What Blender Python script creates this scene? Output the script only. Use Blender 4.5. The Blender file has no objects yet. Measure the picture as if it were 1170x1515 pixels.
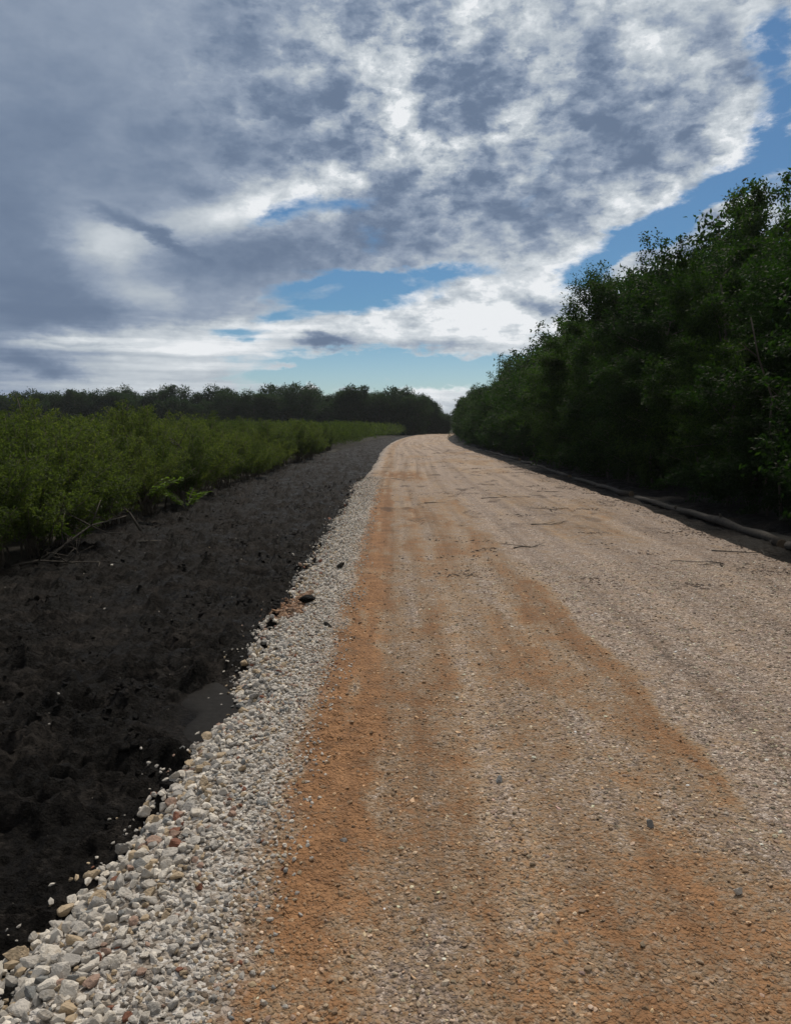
import bpy, math, random
import numpy as np
from mathutils import Vector

S = bpy.context.scene
COL = S.collection
R = math.radians

# ------------------------------------------------------------------ camera and render settings
cd = bpy.data.cameras.new('camera'); cam = bpy.data.objects.new('camera', cd); COL.objects.link(cam)
cam.location = (0, 0, 1.6)
cam.rotation_euler = (R(90 - 6.39), 0, 0)
cd.sensor_fit = 'VERTICAL'; cd.sensor_height = 24
cd.angle_y = 2 * math.atan(757.5 / 1138.0)
cd.clip_start = 0.05; cd.clip_end = 4000
S.camera = cam
S.view_settings.view_transform = 'Standard'; S.view_settings.look = 'None'
S.view_settings.exposure = 0.0; S.view_settings.gamma = 1.0
S.view_settings.use_curve_mapping = False
S.cycles.max_bounces = 8; S.cycles.diffuse_bounces = 3; S.cycles.transmission_bounces = 6
S.cycles.glossy_bounces = 2; S.cycles.transparent_max_bounces = 8
S.cycles.caustics_reflective = False; S.cycles.caustics_refractive = False
S.cycles.use_denoising = True; S.cycles.denoiser = 'OPENIMAGEDENOISE'; S.cycles.denoising_input_passes = 'RGB_ALBEDO_NORMAL'

# ------------------------------------------------------------------ node helper: arithmetic on sockets
class NT:
    def __init__(self, tree):
        self.t = tree; self.n = tree.nodes; self.l = tree.links
    def node(self, kind, **kw):
        nd = self.n.new(kind)
        for k, v in kw.items(): setattr(nd, k, v)
        return nd
    def put(self, sock, v):
        if isinstance(v, bpy.types.NodeSocket): self.l.new(v, sock)
        elif v is not None: sock.default_value = v
    def m(self, op, a, b=None, c=None, clamp=False):
        nd = self.node('ShaderNodeMath', operation=op, use_clamp=clamp)
        self.put(nd.inputs[0], a)
        if b is not None: self.put(nd.inputs[1], b)
        if c is not None: self.put(nd.inputs[2], c)
        return nd.outputs[0]
    def add(self, a, b): return self.m('ADD', a, b)
    def sub(self, a, b): return self.m('SUBTRACT', a, b)
    def mul(self, a, b): return self.m('MULTIPLY', a, b)
    def mad(self, a, b, c): return self.m('MULTIPLY_ADD', a, b, c)
    def smooth(self, x, lo, hi, a=0.0, b=1.0):
        nd = self.node('ShaderNodeMapRange', interpolation_type='SMOOTHSTEP')
        self.put(nd.inputs[0], x); self.put(nd.inputs[1], lo); self.put(nd.inputs[2], hi)
        self.put(nd.inputs[3], a); self.put(nd.inputs[4], b)
        return nd.outputs[0]
    def xyz(self, x, y, z):
        nd = self.node('ShaderNodeCombineXYZ')
        for i, v in enumerate((x, y, z)): self.put(nd.inputs[i], v)
        return nd.outputs[0]
    def sep(self, v):
        nd = self.node('ShaderNodeSeparateXYZ'); self.put(nd.inputs[0], v); return nd.outputs
    def noise(self, vec, scale, detail=4.0, rough=0.55, lac=2.0, dist=0.0, color=False, kind='FBM'):
        nd = self.node('ShaderNodeTexNoise', noise_dimensions='3D', noise_type=kind)
        self.put(nd.inputs['Vector'], vec); self.put(nd.inputs['Scale'], scale)
        nd.inputs['Detail'].default_value = detail; nd.inputs['Roughness'].default_value = rough
        nd.inputs['Lacunarity'].default_value = lac; nd.inputs['Distortion'].default_value = dist
        return nd.outputs['Color' if color else 'Fac']
    def vor(self, vec, scale, feature='F1', out='Distance', rnd=1.0):
        nd = self.node('ShaderNodeTexVoronoi', feature=feature)
        self.put(nd.inputs['Vector'], vec); nd.inputs['Scale'].default_value = scale
        nd.inputs['Randomness'].default_value = rnd
        return nd.outputs[out]
    def mix(self, f, a, b, blend='MIX'):
        nd = self.node('ShaderNodeMix', data_type='RGBA', blend_type=blend)
        self.put(nd.inputs[0], f); self.put(nd.inputs[6], a); self.put(nd.inputs[7], b)
        return nd.outputs[2]
    def ramp(self, f, stops, interp='LINEAR'):
        nd = self.node('ShaderNodeValToRGB'); cr = nd.color_ramp; cr.interpolation = interp
        while len(cr.elements) < len(stops): cr.elements.new(0.5)
        for e, (p, c) in zip(cr.elements, stops):
            e.position = p; e.color = (c[0], c[1], c[2], 1)
        self.put(nd.inputs[0], f); return nd.outputs[0]
    def vm(self, op, a, b=None, scale=None):
        nd = self.node('ShaderNodeVectorMath', operation=op)
        self.put(nd.inputs[0], a)
        if b is not None: self.put(nd.inputs[1], b)
        if scale is not None: self.put(nd.inputs['Scale'], scale)
        return nd.outputs[0]

def srgb(r, g, b):
    def f(c):
        c /= 255.0
        return c / 12.92 if c <= 0.04045 else ((c + 0.055) / 1.055) ** 2.4
    return (f(r), f(g), f(b), 1.0)

COVER = [
    (-1.2, 7.8, 21.65, 3.52, 0, -0.42), (-2.2, 9.3, 8.56, 1.81, -3, -0.62), (-8.1, 8.7, 4.03, 1.31, -3, -0.35), (-5.6, 15.4, 6.04, 1.41, 8, -0.85),
    (-9.9, 14.3, 3.52, 0.81, 8, -0.5), (3.2, 10.5, 5.54, 0.7, 0, -0.55), (17.9, 13.0, 8.06, 1.51, 26, -1.0), (13.7, 10.7, 5.54, 2.01, 30, -0.75),
    (21.4, 15.1, 3.02, 1.71, 30, -0.5), (24.0, 17.1, 3.12, 1.71, 40, -0.85), (26.1, 17.7, 2.01, 1.81, 0, -0.6), (25.0, 23.4, 2.32, 2.52, 30, -0.85),
    (25.8, 20.8, 1.81, 2.52, 0, -0.55), (27.0, 15.8, 3.52, 3.52, 0, -0.5), (15.0, 12.0, 2.01, 0.81, 10, 0.4), (16.8, 11.2, 2.22, 0.65, 10, 0.55),
    (22.0, 13.9, 1.21, 0.6, 0, 0.8), (-1.2, 3.9, 17.12, 2.01, 0, -1.35), (-12.4, 6.8, 5.54, 0.81, 0, -0.55), (-8.1, 7.7, 3.02, 0.5, 0, -0.5),
    (-3.2, 10.3, 6.04, 0.5, 4, -0.5), (-10.0, 6.6, 6.04, 1.11, 0, -0.45), (10.1, 4.8, 7.55, 2.22, 0, -0.7), (3.7, 7.3, 11.58, 2.01, 3, 0.85),
    (9.0, 9.1, 8.56, 1.71, 6, 0.75), (5.2, 5.6, 8.56, 1.01, 0, 0.55), (-8.6, 6.3, 9.06, 1.21, -2, 0.45), (-8.6, 4.3, 1.81, 0.35, 0, 0.8),
    (3.5, 2.4, 3.78, 1.11, 10, 1.2), (-6.1, 2.6, 0.81, 0.6, 0, 1.2), (-3.0, 2.5, 1.51, 0.35, 0, 0.9), (-0.5, 3.4, 0.81, 0.3, 0, 0.8),
    (-21.4, 6.8, 16.61, 7.55, 0, 0.7), (7.4, 21.5, 21.15, 11.58, 8, 0.35), (-17.8, 20.8, 20.14, 13.09, 0, 0.5), (5.7, 2.7, 16.61, 2.52, 0, -0.45),
]
TONE = [
    (5.0, 22.6, 6.55, 4.53, 0, 0.2), (-22.0, 1.8, 15.1, 2.01, 0, 0.1), (-19.6, 19.8, 16.11, 11.08, 0, -0.17), (-25.8, 8.7, 8.56, 11.58, 0, -0.26),
    (-15.5, 24.3, 13.09, 5.54, 0, 0.08), (-8.8, 22.2, 3.02, 8.56, 38, -0.12), (-5.5, 17.1, 9.57, 2.32, 16, 0.5), (-14.1, 13.9, 8.56, 2.01, 14, 0.42),
    (-19.1, 11.1, 6.04, 3.02, -40, 0.46), (-5.1, 12.6, 16.61, 3.32, 3, -0.2), (-12.3, 12.1, 8.56, 2.52, 0, -0.14), (-17.5, 10.5, 4.03, 1.31, 0, -0.2),
    (-18.5, 13.6, 3.78, 0.7, -15, -0.4), (-15.9, 12.7, 3.02, 0.55, -20, -0.35), (-20.5, 8.0, 8.56, 1.71, -5, -0.24), (-23.1, 5.9, 3.02, 0.6, 4, 0.25),
    (-19.7, 4.9, 6.04, 0.4, 0, -0.16), (-21.9, 5.9, 5.03, 0.3, -3, -0.22), (-13.8, 7.6, 7.55, 0.5, 3, -0.14), (-13.3, 16.0, 3.02, 1.01, -5, -0.18),
    (-1.2, 18.7, 9.57, 4.53, 0, -0.14), (5.5, 20.4, 15.1, 7.55, 10, -0.13), (15.7, 19.0, 11.58, 5.03, 15, -0.1), (2.7, 14.6, 11.58, 2.52, 0, -0.06),
    (12.3, 27.1, 15.1, 4.53, 0, 0.26), (0.7, 27.1, 13.09, 3.02, 0, 0.14), (24.4, 20.3, 7.55, 9.57, 20, 0.26), (19.3, 14.9, 13.09, 3.02, 24, 0.34),
    (2.7, 11.3, 12.08, 2.01, 0, 0.12), (2.7, 7.1, 16.61, 3.02, 2, 0.4), (9.0, 9.1, 11.58, 2.52, 5, 0.32), (-14.3, 5.8, 13.09, 1.71, 3, 0.3),
    (-22.3, 6.3, 6.04, 1.21, 10, 0.14), (-24.2, 4.0, 3.22, 1.01, -10, -0.46), (-5.4, 6.0, 2.32, 0.6, 0, -0.85), (10.2, 8.5, 3.02, 0.7, -10, -0.55),
    (10.9, 7.9, 2.52, 0.7, 0, -0.4), (3.2, 2.6, 5.54, 1.81, 8, 0.42), (3.7, 1.9, 2.52, 0.4, 0, -0.25), (-6.2, 2.6, 2.01, 1.01, 0, 0.4),
    (-17.1, 4.7, 12.59, 3.83, 4, 0.32), (0.7, 2.0, 25.17, 3.02, 0, 0.18), (15.2, 7.1, 15.1, 6.04, 0, 0.2),
]
MOTTLE = [
    (10.2, 20.6, 26.18, 16.61, 0, 1.5), (-2.1, 22.9, 13.09, 11.08, 0, 0.8), (2.7, 7.3, 16.61, 3.02, 0, 0.6), (23.3, 18.2, 10.07, 10.07, 0, 0.5),
]

SUN_AZ, SUN_EL = R(14), R(52)          # the sun stands ahead and to the right, high behind the clouds

def build_sky():
    w = bpy.data.worlds.new('World'); S.world = w; w.use_nodes = True
    nt = NT(w.node_tree); nt.n.clear()
    tc = nt.node('ShaderNodeTexCoord')
    d = nt.vm('NORMALIZE', tc.outputs['Generated'])
    x, y, z = nt.sep(d)
    az = nt.mul(nt.m('ARCTAN2', x, y), 57.2958)
    el = nt.mul(nt.m('ARCSINE', z), 57.2958)
    p0 = nt.xyz(az, el, 0.0)
    # cloud-plane coordinates: features shrink and flatten towards the horizon
    zz = nt.add(nt.m('MAXIMUM', z, 0.0), 0.45)
    pl = nt.xyz(nt.m('DIVIDE', x, zz), nt.m('DIVIDE', y, zz), 0.0)
    # two-scale warp of the layout
    w1 = nt.vm('SUBTRACT', nt.noise(pl, 2.4, 3, 0.5, color=True), (0.5, 0.5, 0.5))
    w2 = nt.vm('SUBTRACT', nt.noise(nt.vm('MULTIPLY', p0, (0.11, 0.34, 1)), 1.0, 6, 0.62, color=True), (0.5, 0.5, 0.5))
    p = nt.vm('ADD', p0, nt.vm('MULTIPLY', w1, (3.2, 1.8, 0)))
    p = nt.vm('ADD', p, nt.vm('MULTIPLY', w2, (3.4, 1.5, 0)))
    w3 = nt.vm('SUBTRACT', nt.noise(nt.vm('MULTIPLY', p0, (0.45, 0.9, 1)), 1.0, 6, 0.65, color=True), (0.5, 0.5, 0.5))
    p = nt.vm('ADD', p, nt.vm('MULTIPLY', w3, (3.0, 1.5, 0)))

    def blobs(lst, base):
        acc = base
        for (a, e, ra, re, rot, wt) in lst:
            mp = nt.node('ShaderNodeMapping', vector_type='TEXTURE')
            nt.put(mp.inputs[0], p)
            mp.inputs['Location'].default_value = (a, e, 0)
            mp.inputs['Rotation'].default_value = (0, 0, R(rot))
            mp.inputs['Scale'].default_value = (ra * 1.25, re * 1.25, 1)
            g = nt.node('ShaderNodeTexGradient', gradient_type='SPHERICAL'); nt.put(g.inputs[0], mp.outputs[0])
            s = nt.smooth(g.outputs['Fac'], 0.0, 1.0)
            acc = nt.mad(s, wt, acc)
        return acc

    nA = nt.noise(pl, 6.2, 9, 0.58, dist=0.25)                 # broken deck
    nB = nt.noise(pl, 21.0, 6, 0.55, dist=0.15)                 # ripples of the deck
    nC = nt.noise(nt.vm('MULTIPLY', p0, (0.16, 0.42, 1)), 1.0, 8, 0.6, dist=0.3)   # low layered cloud
    vo = nt.vor(nt.vm('ADD', pl, nt.vm('SCALE', w2, scale=0.16)), 10.0, 'SMOOTH_F1')
    vo2 = nt.vor(nt.vm('ADD', pl, nt.vm('SCALE', w3, scale=0.10)), 24.0, 'SMOOTH_F1')
    nD = nt.noise(nt.vm('ADD', pl, nt.vm('SCALE', w3, scale=0.05)), 58.0, 4, 0.6)
    # thin level sheets low over the horizon
    lay = nt.sub(nt.noise(nt.vm('ADD', nt.vm('MULTIPLY', p0, (0.055, 0.95, 1)), nt.vm('SCALE', w2, scale=0.5)), 1.0, 5, 0.55), 0.5)
    low = nt.mul(nt.smooth(el, 10.0, 6.0), nt.smooth(el, 0.0, 1.5))
    mot = blobs(MOTTLE, 0.18)
    cover = blobs(COVER, 0.75)
    cn = nt.add(nt.mul(nt.sub(nA, 0.5), 1.0), nt.mul(nt.sub(nC, 0.5), 1.9))
    cn = nt.add(cn, nt.mul(nt.mul(low, lay), 1.9))
    mask = nt.smooth(nt.add(cover, cn), 0.06, 0.70)
    tone = blobs(TONE, 0.40)
    tone = nt.add(tone, nt.mul(mot, nt.add(nt.mul(nt.sub(nA, 0.5), 0.16), nt.add(nt.mul(nt.sub(nB, 0.5), 0.75), nt.mad(nt.sub(vo, 0.40), 0.55, nt.mul(nt.sub(vo2, 0.40), 0.50))))))
    tone = nt.add(tone, nt.mul(nt.sub(nC, 0.5), nt.mad(mot, 0.06, 0.22)))
    tone = nt.add(tone, nt.mul(nt.mul(low, lay), 1.1))
    tone = nt.add(tone, nt.mul(mot, nt.mul(nt.sub(nD, 0.5), 0.32)))
    # thin edges of a cloud let more light through
    tone = nt.add(tone, nt.mul(nt.sub(1.0, mask), 0.22))
    # the unseen sky behind the camera is pulled to neutral grey as frontal fill light
    tone = nt.add(nt.m('SMOOTH_MAX', tone, 0.05, 0.16), 0.0)
    back = nt.smooth(y, -0.1, 0.45, 1.0, 0.0)
    col = nt.ramp(tone, [(0.0, srgb(100, 117, 142)), (0.20, srgb(119, 135, 158)), (0.42, srgb(146, 159, 178)),
                         (0.64, srgb(180, 189, 198)), (0.88, srgb(213, 219, 224)), (1.0, srgb(236, 239, 242))])
    col = nt.mix(nt.mul(back, 0.85), col, (0.40, 0.395, 0.385, 1))
    sky = nt.node('ShaderNodeTexSky', sky_type='NISHITA', sun_disc=False)
    sky.sun_elevation = SUN_EL; sky.sun_rotation = SUN_AZ
    sky.altitude = 0; sky.air_density = 1.0; sky.dust_density = 0.6; sky.ozone_density = 2.0
    blue = nt.mix(1.0, sky.outputs[0], nt.mix(nt.smooth(el, 1.5, 9.0), (0.54, 0.68, 0.80, 1), SKY_TINT), 'MULTIPLY')
    cloud = nt.vm('SCALE', col, scale=1.0 / SKY_STRENGTH)
    out = nt.mix(mask, blue, cloud)
    bg = nt.node('ShaderNodeBackground'); bg.inputs[1].default_value = SKY_STRENGTH
    nt.put(bg.inputs[0], out)
    o = nt.node('ShaderNodeOutputWorld'); nt.l.new(bg.outputs[0], o.inputs[0])
    w.cycles.sampling_method = 'MANUAL'; w.cycles.sample_map_resolution = 512

SKY_STRENGTH = 0.1
SKY_TINT = (0.30, 0.475, 0.60, 1)
build_sky()

sd = bpy.data.lights.new('sun', 'SUN'); sun = bpy.data.objects.new('sun', sd); COL.objects.link(sun)
sd.energy = 3.0; sd.angle = R(12); sd.color = (1.0, 0.90, 0.76)
sun.rotation_euler = Vector((math.sin(SUN_AZ) * math.cos(SUN_EL), math.cos(SUN_AZ) * math.cos(SUN_EL), math.sin(SUN_EL))).to_track_quat('Z', 'Y').to_euler()
sun.location = (10, 40, 60)

# ------------------------------------------------------------------ tagging, meshes, numpy noise
def tag(o, label=None, cat=None, group=None, kind=None):
    if label: o['label'] = label
    if cat: o['category'] = cat
    if group: o['group'] = group
    if kind: o['kind'] = kind
    return o

def empty(name, loc, rz=0.0, sc=1.0):
    o = bpy.data.objects.new(name, None); COL.objects.link(o)
    o.location = loc; o.rotation_euler = (0, 0, rz); o.scale = (sc, sc, sc)
    o.empty_display_size = 0.2
    return o

def mesh(name, V, F, mats=(), smooth=False, tint=None, attrs=None):
    """V (n,3), F (m,3|4) or a list of such arrays -> mesh data."""
    V = np.asarray(V, np.float32)
    Fs = F if isinstance(F, list) else [F]
    Fs = [np.asarray(f, np.int32) for f in Fs if len(f)]
    me = bpy.data.meshes.new(name)
    nl = sum(f.size for f in Fs); nf = sum(len(f) for f in Fs)
    me.vertices.add(len(V)); me.vertices.foreach_set('co', V.ravel())
    me.loops.add(nl); me.loops.foreach_set('vertex_index', np.concatenate([f.ravel() for f in Fs]))
    tot = np.concatenate([np.full(len(f), f.shape[1], np.int32) for f in Fs])
    st = np.concatenate([[0], np.cumsum(tot)[:-1]]).astype(np.int32)
    me.polygons.add(nf); me.polygons.foreach_set('loop_start', st)
    try: me.polygons.foreach_set('loop_total', tot)
    except Exception: pass
    me.polygons.foreach_set('use_smooth', np.full(nf, bool(smooth)))
    me.update(calc_edges=True)
    if tint is not None:
        a = me.attributes.new('tint', 'FLOAT_COLOR', 'POINT')
        t = np.ones((len(V), 4), np.float32); t[:, :3] = tint
        a.data.foreach_set('color', t.ravel())
    for k, v in (attrs or {}).items():
        a = me.attributes.new(k, 'FLOAT', 'POINT'); a.data.foreach_set('value', np.asarray(v, np.float32))
    for mt in mats: me.materials.append(mt)
    return me

def obj(name, me, parent=None, loc=None):
    o = bpy.data.objects.new(name, me); COL.objects.link(o)
    if parent is not None: o.parent = parent
    if loc is not None: o.location = loc
    return o

_prm = np.random.RandomState(11).permutation(256); _prm = np.concatenate([_prm, _prm, _prm])
_ga = np.random.RandomState(5).rand(256) * 2 * np.pi
_gx, _gy = np.cos(_ga), np.sin(_ga)
def perlin(x, y):
    xi = np.floor(x).astype(int); yi = np.floor(y).astype(int)
    fx = x - xi; fy = y - yi; xi &= 255; yi &= 255
    u = fx ** 3 * (fx * (fx * 6 - 15) + 10); v = fy ** 3 * (fy * (fy * 6 - 15) + 10)
    def g(i, j, dx, dy):
        h = _prm[_prm[(xi + i) & 255] + ((yi + j) & 255)] & 255
        return _gx[h] * dx + _gy[h] * dy
    a = g(0, 0, fx, fy); b = g(1, 0, fx - 1, fy); c = g(0, 1, fx, fy - 1); d = g(1, 1, fx - 1, fy - 1)
    return (a + u * (b - a)) + v * ((c + u * (d - c)) - (a + u * (b - a)))
def fbm(x, y, o=4, g=0.5):
    s = 0; a = 1.0
    for i in range(o):
        s = s + a * perlin(x * 2 ** i + 17.3 * i, y * 2 ** i - 9.1 * i); a *= g
    return s
def sstep(x, a, b):
    t = np.clip((x - a) / (b - a), 0, 1); return t * t * (3 - 2 * t)

def road_bend(Y):
    """sideways drift of the road: straight for 45 m, then easing to the right"""
    d = np.maximum(np.asarray(Y, float) - 45, 0); e = np.maximum(np.asarray(Y, float) - 138, 0)
    return 5.7e-4 * d * d + 4e-5 * e ** 3

def grid_faces(nr, nc):
    i = np.arange(nr - 1)[:, None] * nc + np.arange(nc - 1)[None, :]
    i = i.ravel(); return np.stack([i, i + 1, i + nc + 1, i + nc], 1)

def row_positions(y0, y1, first=0.02, k=0.0065):
    ys = [y0]
    while ys[-1] < y1: ys.append(ys[-1] + max(first, k * abs(ys[-1])))
    return np.array(ys)

def tube(P, rad, n=7):
    """tapered tube along the polyline P with a closed end"""
    P = np.asarray(P, float); m = len(P); V = []
    for i in range(m):
        t = P[min(i + 1, m - 1)] - P[max(i - 1, 0)]; t = t / (np.linalg.norm(t) + 1e-9)
        a = np.cross(t, (0.31, 0.95, 0.05) if abs(t[1]) < 0.9 else (1, 0, 0)); a /= np.linalg.norm(a) + 1e-9
        b = np.cross(t, a)
        th = np.arange(n) * 2 * np.pi / n
        V.append(P[i] + rad[i] * (np.cos(th)[:, None] * a + np.sin(th)[:, None] * b))
    V = np.concatenate(V); F = []
    for i in range(m - 1):
        for j in range(n):
            F.append((i * n + j, i * n + (j + 1) % n, (i + 1) * n + (j + 1) % n, (i + 1) * n + j))
    V = np.vstack([V, P[0], P[-1]]); c0 = m * n; c1 = c0 + 1
    T = [(c0, (j + 1) % n, j, j) for j in range(0)]
    F3 = [(c0, (j + 1) % n, j) for j in range(n)] + [(c1, (m - 1) * n + j, (m - 1) * n + (j + 1) % n) for j in range(n)]
    return V, np.array(F), np.array(F3)

class Bag:
    """collects quads and triangles of one mesh"""
    def __init__(self): self.V = []; self.Q = []; self.T = []; self.n = 0
    def add(self, V, Q=None, T=None):
        self.V.append(V)
        if Q is not None and len(Q): self.Q.append(np.asarray(Q) + self.n)
        if T is not None and len(T): self.T.append(np.asarray(T) + self.n)
        self.n += len(V)
    def tube(self, P, rad, n=7): self.add(*tube(P, rad, n))
    def data(self, name, mats, smooth=True):
        F = []
        if self.Q: F.append(np.concatenate(self.Q))
        if self.T: F.append(np.concatenate(self.T))
        return mesh(name, np.concatenate(self.V), F, mats, smooth)

# ------------------------------------------------------------------ materials
def material(name):
    m = bpy.data.materials.new(name); m.use_nodes = True
    nt = NT(m.node_tree); nt.n.clear()
    out = nt.node('ShaderNodeOutputMaterial')
    b = nt.node('ShaderNodeBsdfPrincipled'); nt.l.new(b.outputs[0], out.inputs[0])
    return m, nt, b, out
def pos(nt):
    return nt.node('ShaderNodeNewGeometry').outputs['Position']
def attr(nt, name, out='Fac'):
    return nt.node('ShaderNodeAttribute', attribute_name=name).outputs[out]
def bump(nt, h, dist, strength=1.0, normal=None):
    nd = nt.node('ShaderNodeBump'); nd.inputs['Distance'].default_value = dist; nd.inputs['Strength'].default_value = strength
    nt.put(nd.inputs['Height'], h)
    if normal is not None: nt.put(nd.inputs['Normal'], normal)
    return nd.outputs[0]

def leaf_material(name, a, b, c, glow):
    """leaf: light passes through it; hue varies from leaf to leaf and from tree to tree"""
    m, nt, bs, out = material(name)
    rnd = nt.node('ShaderNodeNewGeometry').outputs['Random Per Island']
    orn = nt.node('ShaderNodeObjectInfo').outputs['Random']
    f = nt.m('ADD', nt.mul(rnd, 0.5), nt.mul(orn, 0.5))
    col = nt.ramp(f, [(0.0, a), (0.55, b), (1.0, c)])
    nt.put(bs.inputs['Base Color'], col); bs.inputs['Roughness'].default_value = 0.62
    bs.inputs['Specular IOR Level'].default_value = 0.12
    tr = nt.node('ShaderNodeBsdfTranslucent')
    nt.put(tr.inputs[0], nt.mix(1.0, col, (glow[0], glow[1], glow[2], 1), 'MULTIPLY'))
    mx = nt.node('ShaderNodeMixShader'); mx.inputs[0].default_value = 0.5
    nt.l.new(bs.outputs[0], mx.inputs[1]); nt.l.new(tr.outputs[0], mx.inputs[2]); nt.l.new(mx.outputs[0], out.inputs[0])
    return m

def bark_material(name, dark, light, scale=6.0):
    m, nt, b, out = material(name)
    tc = nt.node('ShaderNodeTexCoord').outputs['Object']
    n = nt.noise(nt.vm('MULTIPLY', tc, (3.0, 3.0, 0.7)), scale, 6, 0.65)
    nt.put(b.inputs['Base Color'], nt.ramp(n, [(0.3, dark), (0.7, light)])); b.inputs['Roughness'].default_value = 0.9
    nt.put(b.inputs['Normal'], bump(nt, n, 0.02))
    return m

M_LEAF = leaf_material('forest_leaf', (0.008, 0.019, 0.008), (0.015, 0.033, 0.010), (0.042, 0.070, 0.016), (1.5, 1.9, 0.6))
M_LEAF_FAR = leaf_material('distant_leaf', (0.012, 0.026, 0.013), (0.018, 0.036, 0.017), (0.028, 0.050, 0.020), (1.2, 1.4, 0.7))
M_BRUSH = leaf_material('brush_leaf', (0.026, 0.041, 0.014), (0.055, 0.079, 0.025), (0.122, 0.146, 0.046), (1.6, 1.7, 0.75))
M_FERN = leaf_material('young_leaf', (0.07, 0.125, 0.022), (0.10, 0.165, 0.03), (0.13, 0.20, 0.042), (1.5, 1.6, 0.6))
M_BARK = bark_material('bark', (0.030, 0.026, 0.022), (0.10, 0.09, 0.075))
M_STEM = bark_material('shrub_stem', (0.05, 0.042, 0.032), (0.15, 0.125, 0.095), 14)
M_LOG = bark_material('log_bark', (0.013, 0.011, 0.009), (0.045, 0.038, 0.030), 4)
M_CUT = bark_material('cut_wood', (0.08, 0.06, 0.042), (0.15, 0.115, 0.08), 9)
M_DEAD = bark_material('dead_wood', (0.028, 0.024, 0.020), (0.095, 0.083, 0.068), 12)

# ------------------------------------------------------------------ ground, road, mud
rs = np.random.RandomState(3)

def clay_amount(X, Y):
    """how much red clay was worked into the gravel, 0..1, by place on the road (X is measured from the road's own line)"""
    w = fbm(X * 1.3, Y * 0.35, 3) * 0.35
    ws = fbm(X * 4.0 + 40, Y * 1.1, 4)
    x = X + 0.14 * w + 0.15 * ws
    near = 1 - sstep(Y, 14, 24)
    band = 0.90 * sstep(x, -0.56, -0.42) * (1 - sstep(x, -0.22, 0.16)) * (0.55 + 0.45 * near)
    mid = sstep(x, -0.40, -0.20) * (1 - sstep(x, 1.25, 1.62)) * (0.45 + 0.9 * w) * (0.35 + 0.65 * near)
    rim_w = sstep(Y, 8.8, 7.4)
    rd = x - 1.42 - 0.04 * np.sin(Y * 1.7)
    rim = np.exp(-(rd / np.where(rd < 0, 0.36, 0.13)) ** 2) * np.clip(rim_w * (0.92 + 1.3 * fbm(X * .6 + 9, Y * 0.55, 2)), 0, 1)
    rim = np.minimum(rim, 0.66) * (1 - 0.85 * sstep(x, 1.40, 1.76))
    track = 0.30 * np.exp(-((x - 0.33) / 0.09) ** 2) * near
    gr = 0.10 + 0.35 * sstep(fbm(X * 0.5 + 5, Y * 0.16 + 3, 3), 0.05, 0.5)
    far = sstep(Y, 16, 26) * 0.42 * sstep(fbm(X * 0.45, Y * 0.22 + 50, 4), -0.05, 0.4)
    redpatch = 0.75 * np.exp(-((Y - 25) / 3.2) ** 2) * (1 - sstep(x, 0.6, 1.6)) * sstep(x, -0.6, -0.2)
    out = np.maximum.reduce([band, mid, rim, gr * sstep(x, 1.5, 1.8) * 0.8, far, redpatch]) + track * 0.5
    out = out + 0.16 * ws * sstep(out, 0.1, 0.4)
    stones = sstep(fbm(X * 1.6 + 70, Y * 0.8, 3) + 0.5 * ws, 0.0, 0.6)                # bare stony patches inside the clay
    for xs, wd in ((-0.28, 0.05), (0.13, 0.07), (0.42, 0.08), (0.95, 0.09)):
        out = out * (1 - 0.55 * np.exp(-((X - xs - 0.03 * np.sin(Y * 0.9 + xs * 9)) / wd) ** 2) * sstep(fbm(X * 2 + xs * 30, Y * 0.8 + 20, 3), -0.12, 0.35))
    return np.clip(out * (1 - 0.42 * stones), 0, 1)

def left_edge(Y):
    Y = np.asarray(Y, float)
    e = -1.02 + 0.09 * fbm(Y * 0.7, Y * 0 + 2.2, 3) + 0.05 * fbm(Y * 3.1, Y * 0 + 7.2, 2)
    e = e - 0.14 * np.exp(-((Y - 1.9) / 0.7) ** 2) + 0.17 * np.exp(-((Y - 4.45) / 0.22) ** 2) + 0.12 * sstep(Y, 23, 34)
    e = e - 0.18 * np.exp(-((Y - 21.0) / 1.2) ** 2)
    return e
def right_edge(Y):
    Y = np.asarray(Y, float)
    return 4.98 + 0.14 * fbm(Y * 0.35, Y * 0 + 12.2, 3) - 0.25 * np.exp(-((Y - 9.5) / 2.5) ** 2)

def road_height(X, Y):
    h = 0.015 * fbm(X * 0.7, Y * 0.3, 2)
    le, re = left_edge(Y), right_edge(Y)
    c = clay_amount(X, Y)
    near = 1 / (1 + (np.abs(Y) / 9.0) ** 2)
    h = h + near * (0.006 * fbm(X * 9, Y * 9, 3) + (0.004 + 0.011 * c) * fbm(X * 21, Y * 21, 3))
    h = h + 0.042 * fbm(X * 1.9 + 8, Y * 1.5, 4) * sstep(Y, 5, 16)            # worn hollows further on
    for xt in (-0.05, 0.36, 1.05): h = h - 0.010 * np.exp(-((X - xt) / 0.10) ** 2)
    h = h + 0.0085 * near * sstep(X, -0.5, -0.38) * (1 - sstep(X, -0.12, 0.05)) * sstep(fbm(X * 1.5 + 44, Y * 0.7, 2), -0.2, 0.15) * np.sin(Y * 57 + 9 * X + 2.5 * fbm(X * 3, Y * 1.2 + 6, 2))
    loose = 1 - sstep(X, -0.62, -0.40)
    h = h + loose * (0.012 * fbm(X * 14, Y * 14, 2) + 0.010)
    h = h - 0.20 * sstep(le + 0.22 - X, 0.0, 0.45) - 0.30 * sstep(X - re + 0.16, 0.0, 0.42)
    return h

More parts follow.
